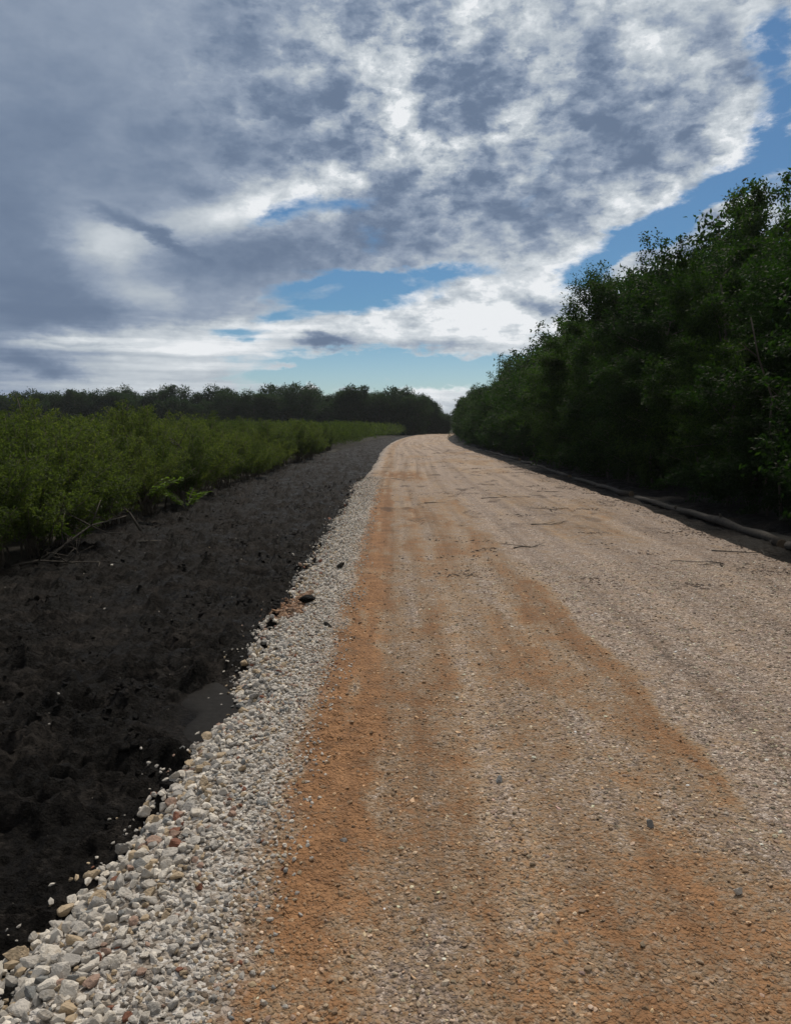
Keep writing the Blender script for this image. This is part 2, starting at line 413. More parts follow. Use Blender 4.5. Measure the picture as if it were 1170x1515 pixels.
def mud_left_height(X, Y):
    near = 1 / (1 + (np.abs(Y) / 34.0) ** 2)
    h = -0.115 + 0.030 * fbm(X * 0.9, Y * 0.6, 2)
    r = fbm(X * 2.6 + 0.9 * Y, Y * 4.6 - 1.0 * X, 3)                          # slabs pressed by the dozer's grousers
    h = h + 0.075 * (0.55 - np.abs(r) * 2.0) * (0.35 + sstep(fbm(X * 0.8 + 31, Y * 0.5, 2), -0.2, 0.35))
    sw = (Y * 7.0 - X * 1.6 + 1.6 * fbm(X * 1.5, Y * 1.5, 3)) % 1.0
    h = h + 0.042 * sstep(fbm(X * 0.75 + 5, Y * 0.6 + 12, 2), -0.05, 0.22) * (np.minimum(sw / 0.8, (1 - sw) / 0.2)) * (0.4 + 1.2 * np.abs(fbm(X * 5, Y * 2, 2)))
    s2 = (Y * 11.5 - X * 4.5 + 1.3 * fbm(X * 2.2 + 7, Y * 2.2, 3)) % 1.0
    h = h + near * 0.026 * sstep(fbm(X * 0.9 + 25, Y * 0.8 + 2, 2), -0.15, 0.15) * np.minimum(s2 / 0.75, (1 - s2) / 0.25) * (0.3 + 1.6 * np.abs(fbm(X * 4, Y * 3 + 9, 2)))
    l = fbm(X * 7, Y * 7, 3); h = h + 0.042 * np.maximum(l, -0.15) + near * 0.034 * (0.5 - np.abs(fbm(X * 15, Y * 15, 3))) * 1.5
    k1 = np.abs(fbm(X * 6.0 + 3, Y * 6.0 + 8, 2)); k2 = np.abs(fbm(X * 13.0 + 13, Y * 13.0, 2))
    h = h + near * (0.050 * np.minimum(k1, 0.5) + 0.030 * np.minimum(k2, 0.5)) - 0.02
    b = np.maximum(0, fbm(X * 3.3 + 60, Y * 3.3, 2) - 0.22); h = h + 0.24 * b
    h = h - 0.22 * sstep(X - left_edge(Y), 0.02, 0.30)
    d = np.hypot((X + 1.02) / 0.34, (Y - 4.5) / 0.62) + 0.35 * fbm(X * 4, Y * 4, 2)
    h = h + (-0.118 - h) * (1 - sstep(d, 0.85, 1.15))                         # the flat wet pocket
    return h

# the wide ground: one sheet to the horizon that dips below the road corridor
gy = np.concatenate([np.linspace(-1000, -60, 8), np.linspace(-50, 230, 141), np.geomspace(240, 1200, 16)])
gx = np.concatenate([-np.geomspace(1200, 8, 24), np.array([-6, -5.2, -4.75, -4.45, -4.1, 5.6, 5.95, 6.3, 6.8, 7.4]), np.geomspace(8.2, 1200, 24)])
GX, GY = np.meshgrid(gx, gy)
inc = (GX > -4.3) & (GX < 5.8)
GZ = np.where(inc, -0.75, -0.13 + 0.05 * fbm(GX * 0.3, GY * 0.3, 3))
GZ = np.where(np.hypot(GX, GY) > 400, -0.4, GZ)
GXW = GX + road_bend(np.clip(GY, 0, 200)) * (np.abs(GX) < 40)
m, nt, b, out = material('field_soil')
p = pos(nt); n = nt.noise(p, 1.1, 6, 0.65); n2 = nt.noise(p, 14, 4, 0.7)
nt.put(b.inputs['Base Color'], nt.ramp(nt.add(nt.mul(n, 0.6), nt.mul(n2, 0.4)), [(0.35, (0.012, 0.011, 0.009)), (0.6, (0.030, 0.026, 0.018)), (0.75, (0.05, 0.042, 0.026))]))
b.inputs['Roughness'].default_value = 0.95; nt.put(b.inputs['Normal'], bump(nt, n2, 0.05))
M_SOIL = m
g = obj('ground', mesh('ground', np.stack([GXW, GY, GZ], -1).reshape(-1, 3), grid_faces(len(gy), len(gx)), [M_SOIL], True)); tag(g, kind='structure')

# road material
m, nt, b, out = material('clay_gravel_road'); M_ROAD = m
p = pos(nt)
px, py, pz = nt.sep(p)
flat = nt.xyz(px, py, 0.0)
wv = nt.vm('ADD', flat, nt.vm('SCALE', nt.vm('SUBTRACT', nt.noise(flat, 30, 2, 0.5, color=True), (0.5, 0.5, 0.5)), scale=0.012))
clay = attr(nt, 'clay')
loose = attr(nt, 'loose')
n_f = nt.noise(flat, 38, 5, 0.7); n_m = nt.noise(flat, 5.5, 5, 0.62)
streak = nt.noise(nt.vm('MULTIPLY', flat, (6.0, 0.45, 1)), 1.0, 4, 0.6)
cl = nt.add(clay, nt.add(nt.add(nt.mul(nt.sub(n_f, 0.5), 1.5), nt.mul(nt.sub(streak, 0.5), 0.35)), nt.mul(nt.sub(n_m, 0.5), 1.0)))
v1 = nt.node('ShaderNodeTexVoronoi', feature='F1'); nt.put(v1.inputs['Vector'], wv); v1.inputs['Scale'].default_value = 52
v2 = nt.node('ShaderNodeTexVoronoi', feature='F1'); nt.put(v2.inputs['Vector'], wv); v2.inputs['Scale'].default_value = 115
c1 = nt.sep(v1.outputs['Color'])[0]; c2 = nt.sep(v2.outputs['Color'])[1]
stone = nt.ramp(nt.add(nt.mul(c1, 0.55), nt.mul(c2, 0.45)),
    [(0.08, (0.065, 0.052, 0.042)), (0.32, (0.20, 0.155, 0.126)), (0.6, (0.34, 0.270, 0.222)), (0.8, (0.50, 0.415, 0.35)), (0.95, (0.72, 0.65, 0.59))])
stone = nt.mix(nt.mul(nt.smooth(n_m, 0.42, 0.62), 0.4), stone, (0.33, 0.235, 0.175, 1))       # dust on the gravel
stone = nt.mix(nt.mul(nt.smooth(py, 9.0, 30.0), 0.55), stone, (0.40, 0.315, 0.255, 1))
clayc = nt.ramp(nt.add(nt.mul(n_f, 0.5), nt.mul(n_m, 0.5)), [(0.34, (0.080, 0.037, 0.016)), (0.5, (0.240, 0.118, 0.050)), (0.66, (0.38, 0.205, 0.098))])
tanc = nt.ramp(nt.add(nt.mul(n_f, 0.6), nt.mul(streak, 0.4)), [(0.33, (0.215, 0.140, 0.074)), (0.66, (0.42, 0.30, 0.175))])
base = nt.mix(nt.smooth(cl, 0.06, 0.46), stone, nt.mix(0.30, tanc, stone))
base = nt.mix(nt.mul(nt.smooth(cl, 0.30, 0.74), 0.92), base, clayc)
ls = nt.ramp(c1, [(0.05, (0.10, 0.084, 0.068)), (0.4, (0.32, 0.28, 0.235)), (0.75, (0.50, 0.47, 0.43)), (0.95, (0.62, 0.60, 0.57))])
lane = attr(nt, 'lane')
trk = nt.noise(nt.xyz(nt.mul(lane, 3.4), nt.mul(py, 0.05), 0.0), 1.0, 4, 0.6)
base = nt.mix(1.0, base, nt.ramp(trk, [(0.34, (0.74, 0.71, 0.68)), (0.5, (1.0, 1.0, 1.0)), (0.64, (1.16, 1.14, 1.10))]), 'MULTIPLY')
base = nt.mix(nt.mul(loose, 0.9), base, ls)
# crushed dark litter lying in patches across the far road
lit = nt.noise(nt.vm('MULTIPLY', flat, (1.0, 0.62, 1)), 1.7, 7, 0.68)
lit = nt.mul(nt.smooth(lit, 0.545, 0.625), nt.smooth(py, 6.0, 18.0))
base = nt.mix(nt.mul(lit, 0.75), base, (0.085, 0.055, 0.038, 1))
nt.put(b.inputs['Base Color'], base)
b.inputs['Roughness'].default_value = 0.86; b.inputs['Specular IOR Level'].default_value = 0.3
hb = nt.add(nt.mul(nt.smooth(v1.outputs['Distance'], 0.75, 0.05), 1.0), nt.add(nt.mul(nt.smooth(v2.outputs['Distance'], 0.7, 0.05), 0.5), nt.mul(n_f, 1.0)))
nt.put(b.inputs['Normal'], bump(nt, hb, 0.011, 0.9))

ys = np.concatenate([np.arange(-9, 0.6, 0.15), row_positions(0.6, 215, 0.012, 0.0068)])
ts = np.concatenate([np.linspace(0, 0.30, 130), np.linspace(0.30, 1, 190)[1:]])
YY, TT = np.meshgrid(ys, ts, indexing='ij')
XX = (left_edge(YY) - 0.30) * (1 - TT) + (right_edge(YY) + 0.32) * TT
ZZ = road_height(XX, YY)
CL = clay_amount(XX, YY)
lo = (1 - sstep(XX + 0.10 * fbm(XX * 5, YY * 2.5, 3), -0.60, -0.40)) * (1 - sstep(YY + 5 * fbm(XX * 2, YY * 0.4, 3), 13, 25))
lo = np.maximum(lo, 0.7 * (1 - sstep(XX - left_edge(YY), 0.1, 0.4)))
V = np.stack([XX + road_bend(YY), YY, ZZ], -1).reshape(-1, 3)
ro = obj('road', mesh('road', V, grid_faces(len(ys), len(ts)), [M_ROAD], True, attrs={'clay': CL.ravel(), 'loose': lo.ravel(), 'lane': (XX + 0.25 * np.sin(YY * 0.11) * sstep(YY, 10, 30)).ravel()})); tag(ro, kind='structure')

# black mud
m, nt, b, out = material('wet_black_mud'); M_MUD = m
p = pos(nt); n1 = nt.noise(p, 2.2, 5, 0.6); n2 = nt.noise(p, 26, 6, 0.7); n3 = nt.noise(p, 90, 3, 0.7)
col = nt.ramp(nt.add(nt.mul(n1, 0.55), nt.mul(n2, 0.45)), [(0.40, (0.005, 0.0047, 0.0044)), (0.51, (0.0135, 0.0122, 0.0114)), (0.60, (0.045, 0.040, 0.036))])
nt.put(b.inputs['Base Color'], col)
nt.put(b.inputs['Roughness'], nt.smooth(n1, 0.40, 0.62, 0.46, 0.85)); b.inputs['Specular IOR Level'].default_value = 0.06
nt.put(b.inputs['Normal'], bump(nt, n3, 0.016, 0.8, bump(nt, n2, 0.06, 1.0)))

ys = np.concatenate([np.arange(-9, 1.2, 0.2), row_positions(1.2, 190, 0.016, 0.0075)])
ts = np.linspace(0, 1, 250)
YY, TT = np.meshgrid(ys, ts, indexing='ij')
lw = -4.75 + 0.3 * fbm(YY * 0.3, YY * 0 + 3, 3) + 0.9 * sstep(YY, 30, 60)
XX = lw * (1 - TT) + (-0.62) * TT
ZZ = mud_left_height(XX, YY)
V = np.stack([XX + road_bend(YY), YY, ZZ], -1).reshape(-1, 3)
md = obj('mud_verge', mesh('mud_verge', V, grid_faces(len(ys), len(ts)), [M_MUD], True)); tag(md, kind='structure')

ys = np.concatenate([np.arange(-9, 3, 0.3), row_positions(3, 190, 0.04, 0.008)])
ts = np.linspace(0, 1, 70)
YY, TT = np.meshgrid(ys, ts, indexing='ij')
XX = 4.7 * (1 - TT) + (6.9 + 0.2 * fbm(YY * 0.4, YY * 0, 2)) * TT
ZZ = -0.17 + 0.05 * fbm(XX * 1.3, YY * 0.8, 3) + 0.05 * fbm(XX * 5, YY * 4, 3) + 0.10 * sstep(XX, 5.7, 6.6)
V = np.stack([XX + road_bend(YY), YY, ZZ], -1).reshape(-1, 3)
md2 = obj('ditch_soil', mesh('ditch_soil', V, grid_faces(len(ys), len(ts)), [M_MUD], True)); tag(md2, kind='structure')

# wet silt pocket at the foot of the shoulder
m, nt, b, out = material('wet_silt'); M_SILT = m
p = pos(nt); n = nt.noise(p, 18, 5, 0.6)
nt.put(b.inputs['Base Color'], nt.ramp(n, [(0.3, (0.007, 0.0066, 0.0062)), (0.7, (0.014, 0.013, 0.0122))]))
b.inputs['Roughness'].default_value = 0.75; b.inputs['Specular IOR Level'].default_value = 0.10
nt.put(b.inputs['Normal'], bump(nt, n, 0.004))
th = np.linspace(0, 2 * np.pi, 48, endpoint=False)
V = [(-1.02, 4.5, -0.108)]
for rr in (0.5, 0.8, 1.0):
    for a in th:
        q = rr * (1 + 0.25 * math.sin(3 * a + 1) + 0.12 * math.sin(7 * a))
        V.append((-1.02 + 0.31 * q * math.cos(a) - 0.10 * q * math.sin(a), 4.5 + 0.55 * q * math.sin(a), -0.108 - 0.02 * max(0, rr - 0.8) * 5))
F4 = []
for k in range(2):
    for j in range(48): F4.append((1 + k * 48 + j, 1 + (k + 1) * 48 + j, 1 + (k + 1) * 48 + (j + 1) % 48, 1 + k * 48 + (j + 1) % 48))
F3 = [(0, 1 + j, 1 + (j + 1) % 48) for j in range(48)]
pu = obj('puddle', mesh('puddle', V, [np.array(F4), np.array(F3)], [M_SILT], True)); tag(pu, kind='structure')

# ------------------------------------------------------------------ stones
import bmesh
def ico(sub):
    bm = bmesh.new(); bmesh.ops.create_icosphere(bm, subdivisions=sub, radius=1.0)
    bm.verts.ensure_lookup_table()
    V = np.array([v.co[:] for v in bm.verts]); F = np.array([[v.index for v in f.verts] for f in bm.faces]); bm.free()
    return V, F
def stone_shape(seed, sub, rough=0.03):
    """crushed rock: a sphere cut by random planes, so it has flats and blunt edges"""
    r = np.random.RandomState(seed); V, F = ico(sub)
    n = r.normal(size=(13, 3)); n /= np.linalg.norm(n, axis=1)[:, None]; h = r.uniform(0.52, 0.95, 13)
    d = V @ n.T
    rad = np.min(np.where(d > 0.05, h / np.maximum(d, 0.05), 9), axis=1)
    V = V * np.minimum(rad, 1.25)[:, None]
    V = V * (1 + rough * r.normal(size=(len(V), 1)))
    V = V * np.array([1.0, r.uniform(0.62, 0.95), r.uniform(0.45, 0.75)])
    return V / np.abs(V[:, 0]).max(), F
def rot_mats(n, r, tilt=0.45):
    a = r.uniform(0, 2 * np.pi, n); bx = r.normal(0, tilt, n); by = r.normal(0, tilt, n)
    ca, sa = np.cos(a), np.sin(a); z = np.zeros(n); o = np.ones(n)
    Rz = np.stack([np.stack([ca, -sa, z], -1), np.stack([sa, ca, z], -1), np.stack([z, z, o], -1)], 1)
    cb, sb = np.cos(bx), np.sin(bx); Rx = np.stack([np.stack([o, z, z], -1), np.stack([z, cb, -sb], -1), np.stack([z, sb, cb], -1)], 1)
    cc, sc_ = np.cos(by), np.sin(by); Ry = np.stack([np.stack([cc, z, sc_], -1), np.stack([z, o, z], -1), np.stack([-sc_, z, cc], -1)], 1)
    return Rx @ Ry @ Rz
def scatter(name, shapes, P, size, tint, r, mat, tilt=0.45, smooth=False):
    """many stones merged into one mesh"""
    k = r.randint(0, len(shapes), len(P)); Rm = rot_mats(len(P), r, tilt)
    Vs, Fs, Ts = [], [], []; off = 0
    for s, (V, F) in enumerate(shapes):
        i = np.where(k == s)[0]
        if not len(i): continue
        W = np.einsum('nij,vj->nvi', Rm[i], V) * size[i][:, None, None] + P[i][:, None, :]
        nv = len(V)
        Vs.append(W.reshape(-1, 3))
        Fs.append((F[None] + (off + np.arange(len(i)) * nv)[:, None, None]).reshape(-1, 3))
        Ts.append(np.repeat(tint[i], nv, 0)); off += nv * len(i)
    return obj(name, mesh(name, np.concatenate(Vs), np.concatenate(Fs), [mat], smooth, np.concatenate(Ts)))

def stone_material(name, colour=None):
    m, nt, b, out = material(name)
    tc = nt.node('ShaderNodeTexCoord').outputs['Object']
    n = nt.noise(tc, 22 if colour is None else 1.3, 5, 0.65); n2 = nt.noise(tc, 160 if colour is None else 3.2, 4, 0.6)
    base = attr(nt, 'tint', 'Color') if colour is None else (colour[0], colour[1], colour[2], 1)
    f = nt.add(nt.mul(n, 0.6), nt.mul(n2, 0.4))
    if colour is not None:
        rn = nt.node('ShaderNodeObjectInfo').outputs['Random']
        f = nt.add(f, nt.mul(nt.sub(rn, 0.5), 0.22))
    col = nt.mix(1.0, base, nt.ramp(f, [(0.25, (0.66, 0.62, 0.56)), (0.5, (0.98, 0.98, 0.97)), (0.75, (1.2, 1.19, 1.17))]), 'MULTIPLY')
    nt.put(b.inputs['Base Color'], col); b.inputs['Roughness'].default_value = 0.78; b.inputs['Specular IOR Level'].default_value = 0.35
    nt.put(b.inputs['Normal'], bump(nt, n2, 0.004 if colour is None else 0.05, 0.4))
    return m
M_PEB = stone_material('pebble')
CLASSES = [   # colour word, colour, share
    ('pale grey', (0.47, 0.44, 0.40), 0.34), ('cream white', (0.62, 0.575, 0.51), 0.24), ('mid grey', (0.31, 0.295, 0.275), 0.14),
    ('tan', (0.42, 0.33, 0.225), 0.15), ('blue grey', (0.21, 0.215, 0.215), 0.06), ('pinkish brown', (0.33, 0.225, 0.175), 0.05), ('rust red', (0.20, 0.085, 0.052), 0.02)]
M_STONE = [stone_material('stone_' + c[0].replace(' ', '_'), c[1]) for c in CLASSES]
share = np.array([c[2] for c in CLASSES]); share /= share.sum()
ctab = np.array([c[1] for c in CLASSES])

SH1 = [stone_shape(100 + i, 1) for i in range(12)]
SH2 = [stone_shape(200 + i, 3, 0.006) for i in range(14)]
SH0 = []
for i in range(10):
    r0 = np.random.RandomState(300 + i); V, F = ico(1) if i < 4 else ico(1)
    n = r0.normal(size=(9, 3)); n /= np.linalg.norm(n, axis=1)[:, None]; d = V @ n.T
    V = V * np.minimum(np.min(np.where(d > 0.05, r0.uniform(0.5, 0.95, 9) / np.maximum(d, 0.05), 9), 1), 1.2)[:, None]
    SH0.append((V * np.array([1, r0.uniform(0.55, 0.95), r0.uniform(0.35, 0.6)]), F))

# -- the loose pale shoulder
r = np.random.RandomState(77)
cand = []
def shoulder(y0, y1, per_m, smin, smax, layers=1):
    n = int((y1 - y0) * per_m)
    Y = r.uniform(y0, y1, n)
    t = r.beta(1.0, 1.25, n)
    lx = left_edge(Y) - 0.06 - 0.09 * np.abs(r.normal(0, 1, n)) * (r.rand(n) < 0.30)
    X = lx + t * (-0.36 + 0.09 * fbm(Y * 0.9, Y * 0 + 5, 2) - lx + 0.10 * r.rand(n))
    big = (1 - sstep(t, 0.0, 0.85))
    s = smin + (smax - smin) * (0.15 + 0.85 * big) * r.beta(1.6, 3.0, n)
    keep = r.rand(n) < 1 - 0.75 * sstep(t, 0.7, 1.0)
    return X[keep], Y[keep], s[keep]
parts = [shoulder(0.4, 3.2, 1700, 0.008, 0.046), shoulder(3.2, 7, 1500, 0.008, 0.042), shoulder(7, 13, 700, 0.011, 0.042), shoulder(13, 24, 300, 0.014, 0.042)]
X = np.concatenate([q[0] for q in parts]); Y = np.concatenate([q[1] for q in parts]); s = np.concatenate([q[2] for q in parts])
base_z = np.maximum(road_height(X, Y), mud_left_height(X, Y))
Z = base_z + s * r.uniform(-0.05, 0.45, len(X))
vis = (Y > 1.75) & (X > -0.53 * Y) & (X > left_edge(Y) - 0.07)
s = np.where(X < left_edge(Y) - 0.08, np.minimum(s, 0.007 + 0.010 * r.rand(len(s))), s)
order = np.argsort(-np.where(vis, s / np.hypot(Y, 1.6), 0))
# keep the largest from burying each other, pick 300 of them as stones of their own
chosen = []; cx = []; 
for i in order:
    if len(chosen) >= 300: break
    if all((X[i] - X[j]) ** 2 + (Y[i] - Y[j]) ** 2 > (0.72 * (s[i] + s[j])) ** 2 for j in chosen): chosen.append(i)
chosen = np.array(chosen); rest = np.ones(len(X), bool); rest[chosen] = False
# the rest thins out where a chosen stone lies
for j in chosen: rest &= ~(((X - X[j]) ** 2 + (Y - Y[j]) ** 2) < (0.75 * s[j]) ** 2)
ri = np.where(rest)[0]
tint = ctab[r.choice(len(CLASSES), len(ri), p=share)] * r.uniform(0.7, 1.2, (len(ri), 1))
red = (np.abs(Y[ri] - 6.9) < 0.5) & (X[ri] < -0.8); tint[red] *= np.array([0.62, 0.42, 0.30])
gv = scatter('gravel', SH1, np.stack([X[ri], Y[ri], Z[ri]], -1), s[ri], tint, r, M_PEB)
tag(gv, 'loose pale crushed gravel filling the road shoulder between the larger stones', 'gravel', kind='stuff')
stone_meshes = [mesh('stone', V, F, [M_STONE[0]], False) for V, F in SH2]
WORD = {0: 'pale grey angular stone lying loose in the white gravel of the road shoulder', 1: 'cream white chipped stone among the loose gravel on the road shoulder',
        2: 'plain mid grey stone among the paler gravel of the road shoulder', 3: 'tan brown stone among the whitish gravel of the road shoulder',
        4: 'dark blue grey stone among the whitish gravel of the road shoulder', 5: 'pinkish brown stone among the whitish gravel of the road shoulder',
        6: 'rust red stone among the whitish gravel of the road shoulder'}
seen = {}
cls = r.choice(len(CLASSES), len(chosen), p=share)
proto = obj('gravel_stone', stone_meshes[0])
for q, i in enumerate(chosen):
    o = proto if q == 0 else proto.copy()
    if q: COL.objects.link(o)
    o.data = stone_meshes[r.randint(len(stone_meshes))]
    o.location = (X[i], Y[i], base_z[i] + s[i] * r.uniform(0.15, 0.42)); o.scale = (s[i] * 1.12,) * 3
    o.rotation_euler = (r.normal(0, 0.4), r.normal(0, 0.4), r.uniform(0, 6.28))
    k = int(cls[q])
    o.material_slots[0].link = 'OBJECT'; o.material_slots[0].material = M_STONE[k]
    lab = WORD[k]
    if k not in seen and k in (3, 4, 5, 6, 2):
        lab = 'biggest ' + CLASSES[k][0] + ' stone in the pale gravel near the bottom left corner'; seen[k] = 1
    tag(o, lab, 'stone', 'loose stones of the pale gravel shoulder')

# -- pebbles pressed into the road
def road_pebbles(y0, y1, n, smin, smax):
    Y = y0 + (y1 - y0) * r.rand(n) ** 1.0
    X = r.uniform(-0.55, np.minimum(4.95, 0.56 * Y + 0.3))
    X = -0.55 + (np.minimum(4.95, 0.56 * Y + 0.4) + 0.55) * r.rand(n)
    c = clay_amount(X, Y)
    pat = sstep(fbm(X * 1.6 + 70, Y * 0.8, 3), 0.0, 0.42)
    keep = r.rand(n) < np.clip(0.95 - 0.9 * c + 0.4 * pat, 0.12, 1)
    X, Y, c = X[keep], Y[keep], c[keep]
    return X, Y, c, smin + (smax - smin) * r.beta(1.2, 4.2, len(X))
ps = [road_pebbles(1.0, 3.0, 11000, 0.003, 0.020), road_pebbles(3.0, 5.2, 11000, 0.004, 0.022), road_pebbles(5.2, 9.0, 11000, 0.006, 0.026)]
X = np.concatenate([q[0] for q in ps]); Y = np.concatenate([q[1] for q in ps]); c = np.concatenate([q[2] for q in ps]); s = np.concatenate([q[3] for q in ps])
tint = np.array([[0.38, 0.315, 0.25]]) * np.exp(r.normal(0, 0.46, (len(X), 1))) * (1 + r.normal(0, 0.05, (len(X), 3)))
clayt = np.array([[0.31, 0.20, 0.115]]) * np.exp(r.normal(0, 0.4, (len(X), 1)))
mixf = np.clip(c * 1.5 + r.normal(0, 0.22, len(X)), 0, 1)[:, None]
tint = np.clip(tint * (1 - mixf) + clayt * mixf, 0.02, 0.75)
pb = scatter('road_gravel', SH0, np.stack([X, Y, road_height(X, Y) + s * 0.10], -1), s, tint, r, M_PEB, 0.22)
tag(pb, 'small stones pressed into the tan and orange road surface', 'gravel', kind='stuff')

# -- clods on the mud, as one mass, and stray pale chips
def mud_scatter(n, y0, y1):
    Y = np.exp(r.uniform(np.log(y0), np.log(y1), n)); X = r.uniform(-4.4, left_edge(Y) + 0.02); return X, Y
X, Y = mud_scatter(14000, 1.6, 24); s = (0.007 + 0.045 * r.beta(1.0, 4.5, len(X))) * (1 + 0.03 * Y)
Xb, Yb = mud_scatter(170, 1.9, 14); Xb = left_edge(Yb) - 0.05 - 0.9 * r.rand(170) ** 1.6; X = np.append(X, Xb); Y = np.append(Y, Yb); s = np.append(s, r.uniform(0.025, 0.07, 170))
nz = sstep(fbm(X * 1.2 + 3, Y * 0.8, 2), -0.15, 0.3); kp = r.rand(len(X)) < nz; X, Y, s = X[kp], Y[kp], s[kp]
kp = np.hypot((X + 1.02) / 0.36, (Y - 4.5) / 0.6) > 1; X, Y, s = X[kp], Y[kp], s[kp]
fl0 = [(V * np.array([1.0, 0.9, 0.55]), F) for V, F in SH0 + SH1[:4]]
cd_ = scatter('mud_crumbs', fl0, np.stack([X, Y, mud_left_height(X, Y) + s * 0.04], -1), s, np.tile([[0.02, 0.02, 0.02]], (len(X), 1)), r, M_MUD, 0.5, True)
tag(cd_, 'black crumbs of broken soil strewn over the mud verge', 'mud', kind='stuff')


X, Y = mud_scatter(420, 2.0, 16); s = (0.0025 + 0.006 * r.rand(len(X)) ** 2) * (1 + 0.05 * Y)
ch = scatter('stone_chips', SH0, np.stack([X, Y, mud_left_height(X, Y) + s * 0.5], -1), s, ctab[r.choice(4, len(X))] * r.uniform(0.35, 1.0, (len(X), 1)), r, M_PEB, 0.5)
tag(ch, 'tiny pale grit chips sprinkled over the black mud', 'grit', kind='stuff')

# -- bark crumbs and trodden litter in patches over the far road and along its right edge
cx_, cy_ = [], []
for q in range(70):
    yy = math.exp(r.uniform(math.log(7.5), math.log(60))); xx = r.uniform(0.2, 4.9); nn = r.randint(14, 60); sp = r.uniform(0.12, 0.42)
    cx_.append(xx + r.normal(0, sp, nn)); cy_.append(yy + r.normal(0, sp * 0.6, nn))
yy = np.exp(r.uniform(np.log(7), np.log(45), 1500)); cx_.append(right_edge(yy) - 0.02 - np.abs(r.normal(0, 0.28, 1500))); cy_.append(yy)
X = np.concatenate(cx_); Y = np.concatenate(cy_); kp = (X > -0.4) & (X < right_edge(Y) + 0.1); X, Y = X[kp], Y[kp]
s = (0.008 + 0.030 * r.beta(1.2, 4, len(X))) * (1 + 0.02 * Y)
tint = np.array([[0.075, 0.048, 0.032]]) * np.exp(r.normal(0, 0.5, (len(X), 1)))
fl = [(V * np.array([1.0, 0.8, 0.35]), F) for V, F in SH0]
bl = scatter('bark_litter', fl, np.stack([X + road_bend(Y), Y, road_height(X, Y) + 0.2 * s], -1), s, tint, r, M_PEB, 0.15)
tag(bl, 'dark crumbs of bark and soil lying in patches over the pale gravel road', 'litter', kind='stuff')
# ------------------------------------------------------------------ foliage
def unit(v): return v / (np.linalg.norm(v, axis=-1, keepdims=True) + 1e-9)
def leaf_quads(P, D, L, W, r, flat=0.5):
    """one folded leaf per point: base, side, tip, side"""
    n = len(P); D = unit(D)
    up = np.tile([[0, 0, 1.0]], (n, 1)) + r.normal(0, flat, (n, 3))
    A = unit(np.cross(D, up)); N = np.cross(A, D)
    L = (L * r.uniform(0.65, 1.3, n))[:, None]; W = (W * r.uniform(0.7, 1.2, n))[:, None]
    mid = P + D * L * 0.45 - N * L * 0.06
    V = np.stack([P, mid + A * W * 0.5 + N * W * 0.12, P + D * L - N * L * 0.14, mid - A * W * 0.5 + N * W * 0.12], 1).reshape(-1, 3)
    return V, np.arange(4 * n).reshape(-1, 4)

def make_tree(seed, H, Rm, limbs, twigs, pts, per, L, W, low=0.06, wide=0.36, sprig=0.25, spread=0.15, top=0.97, inner=0.22):
    r = np.random.RandomState(seed); wood = Bag()
    n = 9; zs = np.linspace(-0.3, H * (top - 0.04), n)
    wob = np.cumsum(r.normal(0, 0.10, (n, 2)), 0) * (H / 7); wob -= wob[0]
    T = np.column_stack([wob, zs]); rad = np.linspace(0.10 * H / 7, 0.02, n) * 1.15
    wood.tube(T, rad, 8)
    LP, LD = [], []
    for i in range(limbs):
        u = low + (top - low) * ((i + r.rand()) / limbs)
        st = np.array([np.interp(u * H, zs, T[:, 0]), np.interp(u * H, zs, T[:, 1]), u * H])
        prof = math.sqrt(max(0.04, 1 - ((u - wide) / (0.74 if u > wide else 0.62)) ** 2))
        ln = Rm * prof * r.uniform(0.62, 1.18)
        if r.rand() < sprig: ln *= 1.28
        a = i * 2.39996 + r.normal(0, 0.5); e = r.uniform(-0.05, 0.55) + 0.75 * max(0, u - 0.55)
        d = np.array([math.cos(a) * math.cos(e), math.sin(a) * math.cos(e), math.sin(e)])
        m = 5; ks = np.linspace(0, 1, m)
        P = st + ks[:, None] * ln * d + (ks ** 2)[:, None] * np.array([0, 0, r.uniform(-0.22, 0.22) * ln]) + np.cumsum(r.normal(0, 0.035 * ln, (m, 3)), 0) * ks[:, None]
        if r.rand() < 0.55: wood.tube(P, np.linspace(0.026 * H / 7, 0.006, m), 5)
        for t in range(twigs):
            k = inner + (1 - inner) * ((t + r.rand()) / twigs)
            q = np.array([np.interp(k, ks, P[:, c]) for c in range(3)])
            td = unit(d * 0.6 + r.normal(0, 0.75, 3) + np.array([0, 0, 0.15])); tl = r.uniform(0.35, 0.85) * Rm / 2.0
            kk = r.rand(pts) ** 0.8
            C = q + kk[:, None] * tl * td + r.normal(0, 0.03, (pts, 3))
            C = np.repeat(C, per, 0)
            LP.append(C + r.normal(0, spread * Rm / 2.0, C.shape) * np.array([1, 1, 0.75]))
            LD.append(np.tile(td, (len(C), 1)) * 0.7 + r.normal(0, 0.6, C.shape) + np.array([0, 0, -0.35]))
    LP = np.concatenate(LP); LD = np.concatenate(LD)
    LP[:, 2] = np.maximum(LP[:, 2], 0.02)
    return wood, leaf_quads(LP, LD, L, W, r)

